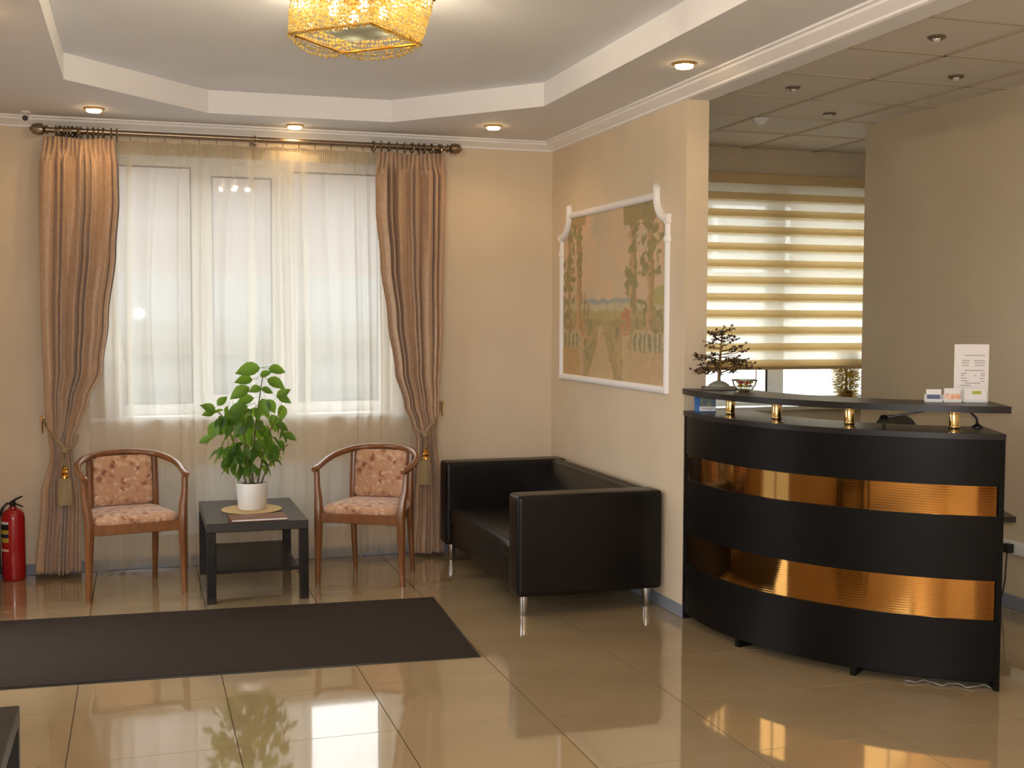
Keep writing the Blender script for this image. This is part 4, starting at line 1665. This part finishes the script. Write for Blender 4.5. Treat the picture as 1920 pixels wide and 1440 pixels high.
def mould(pts, w=0.042, h=0.022):
    """half-round moulding on the wall along a path of (y, z)"""
    bm = newbm()
    prev = None
    n = len(pts)
    for i, (y, z) in enumerate(pts):
        a = Vector(pts[max(0, i - 1)])
        b = Vector(pts[min(n - 1, i + 1)])
        t = (b - a).normalized()
        nn = Vector((-t.y, t.x))
        ring = []
        for k, (o_, hh) in enumerate(((-.5, 0), (-.5, .45), (-.3, .85), (0, 1), (.3, .85), (.5, .45), (.5, 0))):
            ring.append(bm.verts.new((XR - 0.001 - h * hh, y + nn.x * o_ * w, z + nn.y * o_ * w)))
        if prev:
            for k in range(6):
                bm.faces.new((prev[k], prev[k + 1], ring[k + 1], ring[k]))
        else:
            bm.faces.new(ring[::-1])
        prev = ring
    bm.faces.new(prev)
    bmesh.ops.recalc_face_normals(bm, faces=bm.faces)
    return bm


fr = obj('frame_side', mould([(MY1 + 0.012, MZ0 - 0.02), (MY1 + 0.012, MZ1 - NOTCH - 0.0)]), M['trim'], mu, 50, world=True)
obj('frame_side', mould([(MY0 - 0.012, MZ0 - 0.02), (MY0 - 0.012, MZ1 - NOTCH - 0.0)]), M['trim'], mu, 50, world=True)
obj('frame_rail', mould([(MY0 - 0.012, MZ0 - 0.005), (MY1 + 0.012, MZ0 - 0.005)]), M['trim'], mu, 50, world=True)
obj('frame_rail', mould([(MY0 + NOTCH, MZ1 + 0.012), (MY1 - NOTCH, MZ1 + 0.012)]), M['trim'], mu, 50, world=True)
for s, y0 in ((1, MY0), (-1, MY1)):
    pts = []
    pts.append((y0 - s * 0.040, MZ1 - NOTCH + 0.010))
    for k in range(1, 15):
        a = PI / 2 * k / 14
        pts.append((y0 + s * (NOTCH + 0.010) * math.sin(a) - s * 0.012, MZ1 + 0.012 - NOTCH * math.cos(a)))
    pts.append((y0 + s * (NOTCH - 0.002), MZ1 + 0.05))
    pts.append((y0 + s * (NOTCH - 0.014), MZ1 + 0.068))
    # ends in a small upturned curl
    obj('frame_corner_scroll', mould([(p[0], p[1]) for p in pts], 0.05, 0.03), M['trim'], mu, 50, world=True)
for y in (MY0 - 0.012, MY1 + 0.012):
    for zb_ in (MZ1 - NOTCH + 0.0, MZ1 - NOTCH - 0.10):
        bm = newbm()
        lathe(bm, [(0, 0), (.027, 0), (.025, .02), (.014, .028), (0, .031)], 16, (XR, y, zb_), Matrix.Rotation(-PI / 2, 4, 'Y'))
        obj('frame_boss', bm, M['trim'], mu, 50, world=True)

# ------------------------------------------------------------------ reception counter
CCX, CCY, CR = 4.103, 5.384, 1.382
A0, A1 = 167.2, 244.1


def arcp(a, r, z=0.0):
    a = math.radians(a)
    return Vector((CCX + r * math.cos(a), CCY + r * math.sin(a), z))


rcn = thing('reception_counter', 'curved black reception counter with two gold mirror stripes', 'counter', (2.95, 4.75, 0))
for z0, z1 in ((0.04, 0.304), (0.475, 0.753), (0.882, 1.082)):
    bm = newbm()
    arc_slab(bm, CCX, CCY, CR - 0.018, CR, A0 + 0.15, A1 - 0.9, z0, z1, 60)
    obj('front_panel', bm, M['panelblack'], rcn, 30, world=True)
for z0, z1 in ((0.304, 0.475), (0.753, 0.882)):
    bm = newbm()
    arc_slab(bm, CCX, CCY, CR - 0.022, CR - 0.006, A0 + 0.6, A1 - 1.2, z0, z1, 90)
    obj('gold_stripe', bm, M['goldmirror'], rcn, 30, world=True)
for a, da in ((A0, 0.9), (A1, -0.9)):
    bm = newbm()
    arc_slab(bm, CCX, CCY, CR - 0.36, CR + 0.004, min(a, a + da), max(a, a + da), 0.0, 1.082, 2)
    obj('side_board', bm, M['panelblack'], rcn, 30, world=True)
bm = newbm()
arc_slab(bm, CCX, CCY, CR - 0.36, CR + 0.010, A0 + 0.1, A1, 1.082, 1.107, 60)
obj('counter_top', bm, M['blackwood'], rcn, 30, world=True)
bm = newbm()
arc_slab(bm, CCX, CCY, 1.07, CR + 0.022, A0 + 1.0, A1 + 0.6, 1.196, 1.225, 60)
obj('upper_shelf', bm, M['blackwood'], rcn, 30, world=True)
bm = newbm()
arc_slab(bm, CCX, CCY, 0.80, CR - 0.03, A0 + 14, 246.6, 0.725, 0.75, 50)
obj('desk_top', bm, M['blackwood'], rcn, 30, world=True)
bm = newbm()
arc_slab(bm, CCX, CCY, 0.84, CR - 0.40, 241.5, 242.5, 0.0, 0.725, 2)
obj('desk_support', bm, M['panelblack'], rcn, 30, world=True)
bm = newbm()
arc_slab(bm, CCX, CCY, CR - 0.14, CR - 0.12, A0 + 1, A1 - 1, 0.0, 0.15, 40)
obj('kick_board', bm, M['panelblack'], rcn, 30, world=True)
for a in (192.3, 218.8):
    bm = newbm()
    arc_slab(bm, CCX, CCY, CR - 0.30, CR - 0.002, a - 0.55, a + 0.55, 0.0, 0.042, 2)
    obj('foot', bm, M['panelblack'], rcn, 30, world=True)
for a in (186.8, 200.6, 216.6, 235.6):
    p = arcp(a, CR - 0.045)
    bm = newbm()
    lathe(bm, [(0, 1.107), (.031, 1.107), (.031, 1.111), (.0225, 1.113), (.0225, 1.125), (.0245, 1.128), (.0245, 1.132), (.0225, 1.135), (.0225, 1.186), (.027, 1.189), (.027, 1.196), (0, 1.196)], 28, (p.x, p.y, 0))
    obj('post', bm, M['brass'], rcn, 40, world=True)

# cables on the floor under the counter
cb_ = thing('floor_cable', 'white cable coiled on the floor under the right end of the counter', 'cable', (3.32, 4.33, 0))
bm = newbm()
pts = []
for k in range(60):
    t = k / 59
    p = arcp(228 + 15 * t, CR - 0.03 + 0.022 * math.sin(6 * t * PI), 0.004 + 0.006 * abs(math.sin(7 * t * PI)))
    pts.append(p)
tube(bm, pts, 0.0028, 6)
obj('cable', bm, M['grey'], cb_, world=True)

# ------------------------------------------------------------------ things on the counter
# wire bonsai
bx, by, bz = 2.872, 5.535, 1.2255
bo = thing('wire_tree', 'small wire tree ornament with dark leaves on the left end of the shelf', 'ornament', (bx, by, bz))
bm = newbm()
box(bm, -0.085, -0.05, 0, 0.085, 0.05, 0.016, 0.004, 2, Matrix.Rotation(-0.3, 4, 'Z'))
obj('slab', bm, M['slab'], bo)
bm = newbm()
lathe(bm, [(0, .015), (.058, .015), (.050, .028), (.030, .040), (.012, .046), (0, .046)], 12)
obj('rock', bm, M['stone'], bo, 25)
rb = random.Random(5)
bmT, bmL = newbm(), newbm()
for k in range(3):
    tube(bmT, [(0.004 * math.cos(2.1 * k), .004 * math.sin(2.1 * k), .04), (0.006 * math.cos(2.1 * k + 1.5), .006 * math.sin(2.1 * k + 1.5), .10), (0.008 + .004 * math.cos(2.1 * k + 3), .004, .17), (0.014, 0, .30)], [.0055, .005, .004, .002], 6)


def small_leaf(bm, p, d, L):
    d = d.normalized()
    s = d.cross(Vector((rb.uniform(-1, 1), rb.uniform(-1, 1), rb.uniform(-1, 1)))).normalized()
    n = d.cross(s)
    a, m1, m2, t_ = p, p + d * L * .5 + s * L * .3, p + d * L * .5 - s * L * .3, p + d * L
    v = [bm.verts.new(q) for q in (a, m1, t_, m2, p + d * L * .5 + n * L * .12)]
    for i in range(4):
        bm.faces.new((v[i], v[(i + 1) % 4], v[4]))
    w = bm.verts.new(p + d * L * .5 - n * L * .1)
    for i in range(4):
        bm.faces.new((v[(i + 1) % 4], v[i], w))


for k in range(60):
    z0 = rb.uniform(0.07, 0.30)
    a = rb.uniform(0, 2 * PI)
    ln = interp([(0.07, 0.20), (0.14, 0.19), (0.22, 0.135), (0.30, 0.075)], z0) * rb.uniform(0.5, 1.05)
    p0 = Vector((0.01 * z0 / .15, 0, z0))
    dirv = Vector((math.copysign(abs(math.cos(a)) ** 0.7, math.cos(a)), math.sin(a) * 0.5, rb.uniform(-0.05, 0.35)))
    p1 = p0 + dirv * ln * 0.55
    p2 = p0 + dirv * ln + Vector((0, 0, -0.02 if z0 < 0.18 else 0.015))
    tube(bmT, [p0, p1, p2], [.0022, .0018, .0012], 5)
    for q in range(4 + int(ln * 45)):
        t = rb.uniform(0.35, 1.0)
        p = p0.lerp(p2, t) + Vector((rb.uniform(-1, 1), rb.uniform(-1, 1), rb.uniform(-1, 1))) * 0.006
        small_leaf(bmL, p, Vector((rb.uniform(-1, 1), rb.uniform(-1, 1), rb.uniform(-.9, .6))) + dirv, rb.uniform(0.014, 0.024))
obj('trunk', bmT, M['wire'], bo, 60)
o = obj('leaves', bmL, M['darkleaf'], bo, 0)
o['kind'] = 'stuff'

# basket bowl of sweets
wx, wy, wz = 2.905, 5.325, 1.2255
bw = thing('sweet_bowl', 'small glass and wire basket bowl with a tall handle beside the wire tree', 'bowl', (wx, wy, wz))
M['bowlglass'] = pane_mat('bowl_glass', (0.93, 0.94, 0.90, 1))
bm = newbm()
lathe(bm, [(.0, .004), (.022, .004), (.040, .014), (.055, .034), (.062, .058), (.0605, .058), (.053, .036), (.038, .017), (.0, .008)], 26)
obj('bowl', bm, M['bowlglass'], bw)
bm = newbm()
tube(bm, [(.063 * math.cos(2 * PI * k / 26), .063 * math.sin(2 * PI * k / 26), .059) for k in range(26)], .0028, 6, closed=True)
tube(bm, [(.024 * math.cos(2 * PI * k / 20), .024 * math.sin(2 * PI * k / 20), .003) for k in range(20)], .003, 6, closed=True)
for k in range(8):
    a = 2 * PI * k / 8
    tube(bm, [(.024 * math.cos(a), .024 * math.sin(a), .003), (.042 * math.cos(a), .042 * math.sin(a), .013), (.058 * math.cos(a), .058 * math.sin(a), .034), (.064 * math.cos(a), .064 * math.sin(a), .059)], .0018, 5)
obj('wire_rim', bm, M['wire'], bw)
bm = newbm()
tube(bm, [(.062, 0, .055), (.066, 0, .09), (.064, 0, .115), (.072, 0, .122)], [.003, .0026, .0024, .002], 6)
small_leaf(bm, Vector((.072, 0, .122)), Vector((1, 0, -.5)), .026)
obj('handle', bm, M['wire'], bw)
t_c = {}
for nm in ('candyr', 'candyy', 'candyw'):
    t = newbm()
    lathe(t, [(0, -.017), (.006, -.015), (.002, -.010), (.007, -.006), (.008, 0), (.007, .006), (.002, .010), (.006, .015), (0, .017)], 8, (0, 0, 0), Matrix.Rotation(PI / 2, 4, 'X'))
    me = bpy.data.meshes.new('sweet')
    t.to_mesh(me)
    t.free()
    me.materials.append(M[nm])
    t_c[nm] = me
for k in range(16):
    nm = ('candyr', 'candyy', 'candyw')[k % 3]
    o = bpy.data.objects.new('sweet', t_c[nm])
    link(o)
    a = k * 2.4
    r = 0.036 * math.sqrt((k % 8 + 0.5) / 8)
    o.location = (wx + r * math.cos(a), wy + r * math.sin(a), wz + (0.030 if k < 8 else 0.047))
    o.rotation_euler = (rb.uniform(-.3, .3), rb.uniform(-.3, .3), rb.uniform(0, 6.28))
    cname = {'candyr': 'red', 'candyy': 'yellow', 'candyw': 'white'}[nm]
    tag(o, cname + ' wrapped sweet in the basket bowl on the counter shelf', 'sweet', 'wrapped sweets in the bowl')

# blue brochure stand under the shelf
p = arcp(172.2, CR - 0.075, 1.1075)
bs = thing('brochure_stand', 'blue brochure stand tucked under the left end of the shelf', 'brochure stand', p, math.radians(-20))
Mt = Matrix.Rotation(-0.18, 4, 'X')
bm = newbm()
box(bm, -0.055, 0, 0, 0.055, 0.006, 0.08, 0.001, 1, Mt)
box(bm, -0.055, -0.012, 0, 0.055, 0.05, 0.004, 0.001, 1)
obj('back', bm, M['blue'], bs)
bm = newbm()
box(bm, -0.025, -0.003, 0.028, 0.053, 0.0, 0.078, 0, 1, Mt)
obj('picture', bm, M['photo'], bs)
bm = newbm()
box(bm, -0.030, -0.006, 0.004, 0.053, -0.0005, 0.028, 0, 1, Mt)
cd = obj('caption_card', bm, M['paper'], bs)
bm = newbm()
box(bm, -0.020, -0.008, 0.016, 0.045, -0.006, 0.019, 0, 1, Mt)
box(bm, 0.012, -0.008, 0.010, 0.030, -0.006, 0.013, 0, 1, Mt)
obj('print_line', bm, M['ink'], cd)

# price list and business-card holders at the right end of the shelf
zz = 1.2255
sg = thing('price_sign', 'tall white price list standing on the right end of the shelf', 'sign', (3.575, 4.462, zz), math.radians(-24))
bm = newbm()
box(bm, -0.075, 0, 0.0, 0.075, 0.004, 0.255, 0.0005, 1)
box(bm, -0.075, 0.0, 0.0, 0.075, 0.06, 0.003, 0.0005, 1)
sheet = obj('sheet', bm, M['paper'], sg)
rows = [(.205, -.03, .058), (.182, -.042, -.008), (.182, .01, .058), (.172, -.042, -.012), (.172, .012, .058), (.160, -.042, -.012), (.160, .014, .058), (.137, -.03, .055), (.124, -.045, -.02), (.124, .04, .058),
        (.114, -.045, -.03), (.114, .012, .02), (.114, .04, .058), (.102, -.045, -.02), (.102, .036, .058), (.090, -.045, -.012), (.090, .04, .058), (.080, -.03, .04), (.070, -.045, 0.0)]
for z, a, b in rows:
    bm = newbm()
    box(bm, a, -0.0012, z - .0018, b, 0.0, z + .0018)
    obj('text_line', bm, M['ink'], sheet, 0)


def holder(label, x, y, w, h, face, mark, rz=math.radians(-24)):
    th = thing('card_holder', label, 'card holder', (x, y, zz), rz, 'card holders on the counter shelf')
    bm = newbm()
    box(bm, -w / 2, -0.012, 0, w / 2, 0.028, 0.004, 0.001, 1)
    box(bm, -w / 2, -0.012, 0.004, w / 2, -0.009, 0.014, 0.001, 1)
    box(bm, -w / 2, 0.026, 0.004, w / 2, 0.029, 0.032, 0.001, 1)
    obj('tray', bm, M['white'], th)
    bm = newbm()
    box(bm, -w / 2 + .003, -0.006, 0.004, w / 2 - .003, 0.004, h, 0.0005, 1, Matrix.Rotation(-0.15, 4, 'X'))
    cds = obj('cards', bm, M['paper'], th)
    bm = newbm()
    box(bm, *mark[:1], -0.0075, mark[1], mark[2], -0.006, mark[3], 0, 1, Matrix.Rotation(-0.15, 4, 'X'))
    obj('print', bm, M[face], cds)


holder('card holder with blue and white cards on the right end of the shelf', 3.365, 4.445, 0.07, 0.056, 'lilac', (-.030, .006, .028, .032))
holder('card holder with orange printed cards in the middle of the three', 3.432, 4.405, 0.075, 0.062, 'orange', (-.033, .010, .034, .038))
holder('card holder with white cards and a lime logo in front of the price list', 3.528, 4.375, 0.10, 0.060, 'lime', (-.012, .036, .026, .050))

# desk lamp behind the posts
dl = thing('desk_lamp', 'black gooseneck desk lamp between the counter top and the shelf', 'lamp', (3.585, 4.425, 1.1075))
bm = newbm()
lathe(bm, [(0, 0), (.024, 0), (.024, .006), (.010, .016), (.006, .022), (0, .022)], 18)
obj('base', bm, M['black'], dl)
bm = newbm()
tube(bm, [(3.585, 4.425, 1.125), (3.582, 4.428, 1.15), (3.56, 4.445, 1.178), (3.50, 4.485, 1.188), (3.42, 4.54, 1.182), (3.34, 4.60, 1.160), (3.27, 4.655, 1.143)], 0.0055, 8)
obj('gooseneck', bm, M['black'], dl, world=True)
bm = newbm()
lathe(bm, [(0, .018), (.012, .016), (.02, .006), (.022, 0), (.010, -.006), (0, -.006)], 16, (3.262, 4.662, 1.137))
tube(bm, [(3.262, 4.662, 1.135), (3.262, 4.662, 1.1075)], 0.006, 8)
obj('joint', bm, M['black'], dl, world=True)

# office chair behind the counter
oc = thing('office_chair', 'black office chair behind the reception counter', 'chair', (3.90, 5.20, 0), math.radians(20))
bm = newbm()


def fbk(u, v):
    a = 2 * PI * u
    c, s = math.cos(a), math.sin(a)
    x = 0.21 * math.copysign(abs(c) ** .75, c)
    z = 0.83 + 0.255 * math.copysign(abs(s) ** .75, s)
    k = [1, 1.0, .8, 0][int(round(v * 3))]
    d = [0, .02, .035, .04][int(round(v * 3))]
    return Vector((x * k, 0.20 + d - 0.3 * (x * k) ** 2, 0.83 + (z - 0.83) * k))


surf(bm, fbk, 36, 3)
surf(bm, lambda u, v: Vector((1, 1, 1)) * fbk(1 - u, v) - Vector((0, 2 * [0, .02, .035, .04][int(round(v * 3))], 0)), 36, 3)
bmesh.ops.remove_doubles(bm, verts=bm.verts, dist=0.0005)
bmesh.ops.recalc_face_normals(bm, faces=bm.faces)
obj('backrest', bm, M['black'], oc, 60)
bm = newbm()
box(bm, -.23, -.23, .44, .23, .22, .52, .03, 3)
obj('seat', bm, M['black'], oc)
bm = newbm()
tube(bm, [(0, .16, .46), (0, .25, .48), (0, .25, .70)], .018, 8)
obj('back_bracket', bm, M['black'], oc)
bm = newbm()
tube(bm, [(0, 0, .08), (0, 0, .44)], .025, 12)
obj('column', bm, M['chrome'], oc)
for k in range(5):
    a = 2 * PI * k / 5
    bm = newbm()
    tube(bm, [(0, 0, .10), (.26 * math.cos(a), .26 * math.sin(a), .065)], [.022, .014], 8)
    lg = obj('leg', bm, M['black'], oc)
    bm = newbm()
    lathe(bm, [(0, -.02), (.026, -.018), (.028, 0), (.026, .018), (0, .02)], 14, (.26 * math.cos(a), .26 * math.sin(a), .0285), Matrix.Rotation(PI / 2, 4, 'X'))
    obj('caster', bm, M['black'], lg)

# ------------------------------------------------------------------ zebra roller blind
YBL = 7.94
zb = thing('roller_blind', 'beige zebra roller blind over the reception window', 'blind', (4.66, YBL, 1.21))
bx0, bx1 = 3.50, 5.80
bm = newbm()
box(bm, bx0 - .01, YBL - .03, 2.60, bx1 + .01, YBL + .05, 2.675, .012, 3)
obj('cassette', bm, M['cassette'], zb, world=True)
zt, ztop_ = 1.235, 2.605
nb = 11
pitch = (ztop_ - zt) / nb
for yl, dz in ((YBL, 0.0), (YBL + 0.024, -0.014)):       # front and back run of the fabric loop
    for k in range(nb):
        z0 = zt + k * pitch + dz
        bm = newbm()
        box(bm, bx0, yl - .0008, max(z0, zt), bx1, yl + .0008, z0 + pitch * 0.42)
        obj('opaque_band', bm, M['blindband'], zb, 0, world=True)
        bm = newbm()
        box(bm, bx0, yl - .0005, z0 + pitch * 0.42, bx1, yl + .0005, z0 + pitch)
        obj('sheer_band', bm, M['blindsheer'], zb, 0, world=True)
bm = newbm()
box(bm, bx0, YBL - .006, 1.212, bx1, YBL + .030, 1.236, .004, 2)
obj('bottom_bar', bm, M['cassette'], zb, world=True)

# tinsel tree on the reception sill
tt = thing('tinsel_tree', 'small gold tinsel tree on the reception window sill', 'ornament', (5.27, 8.032, 0.9355))
tt.scale = (1, 0.42, 1)
bm = newbm()
lathe(bm, [(0, 0), (.07, 0), (.06, .10), (.03, .10), (.012, .12), (.010, .30), (0, .30)], 18)
obj('stand', bm, M['doorwood'], tt)
rt_ = random.Random(8)
bm = newbm()
for k in range(1500):
    z = rt_.uniform(0.05, 0.42)
    r = 0.045 + 0.085 * (1 - abs(z - 0.2) / 0.3)
    a = rt_.uniform(0, 2 * PI)
    p = Vector((0.03 * math.cos(a), 0.03 * math.sin(a), z))
    d = Vector((math.cos(a + rt_.uniform(-.6, .6)), math.sin(a + rt_.uniform(-.6, .6)), rt_.uniform(-.5, .5)))
    s = d.cross(Vector((rt_.uniform(-1, 1), rt_.uniform(-1, 1), 1))).normalized() * 0.0022
    q = p + d.normalized() * max(0.03, r) * rt_.uniform(.7, 1.1)
    bm.faces.new([bm.verts.new(v) for v in (p - s, p + s, q + s, q - s)])
o = obj('tinsel', bm, M['tinsel'], tt, 0)
o['kind'] = 'stuff'

# ------------------------------------------------------------------ unlit reception spotlights and smoke detector
for x, y, lb in ((3.46, 5.84, 'unlit round spotlight in the panel ceiling nearest the partition'), (4.11, 6.50, 'unlit round spotlight in the panel ceiling nearest the blind'),
                 (3.455, 4.60, 'unlit brass spotlight in the panel ceiling nearest the camera'), (4.105, 5.30, 'unlit copper spotlight in the panel ceiling by the side wall')):
    th = thing('recessed_spotlight', lb, 'ceiling light', (x, y, ZR), group='unlit reception spotlights')
    bm = newbm()
    lathe(bm, [(.020, .002), (.040, .002), (.040, -.005), (.032, -.009), (.024, -.006), (.020, .002)], 24)
    obj('trim_ring', bm, M['rod'], th)
    bm = newbm()
    lathe(bm, [(0, .002), (.020, .002), (.018, -.010), (.010, -.022), (0, -.026)], 18)
    obj('bulb', bm, M['halogen'], th)
sd = thing('smoke_detector', 'white round smoke detector on the panel ceiling near the partition', 'smoke detector', (3.775, 6.76, ZR))
bm = newbm()
lathe(bm, [(0, .001), (.052, .001), (.052, -.014), (.044, -.024), (0, -.024)], 24)
obj('body', bm, M['white'], sd)
bm = newbm()
lathe(bm, [(.030, -.024), (.030, -.034), (.018, -.040), (0, -.040)], 20)
obj('sensor_cap', bm, M['white'], sd)

# ------------------------------------------------------------------ socket strip by the reception wall
ps = thing('power_socket', 'white wall socket block with a black plug on the reception side wall', 'socket', (X2, 5.30, 0.345))
bm = newbm()
box(bm, -0.035, -0.14, -0.035, 0.0, 0.13, 0.035, 0.006, 2)
obj('block', bm, M['white'], ps)
bm = newbm()
box(bm, -0.075, 0.0, -0.028, -0.035, 0.05, 0.022, 0.005, 2)
pg = obj('plug', bm, M['black'], ps)
bm = newbm()
tube(bm, [(-.06, .025, -.028), (-.06, .03, -.10), (-.055, .04, -.18), (-.055, .055, -.25), (-.05, .085, -.335)], .004, 6)
obj('cord', bm, M['black'], pg)
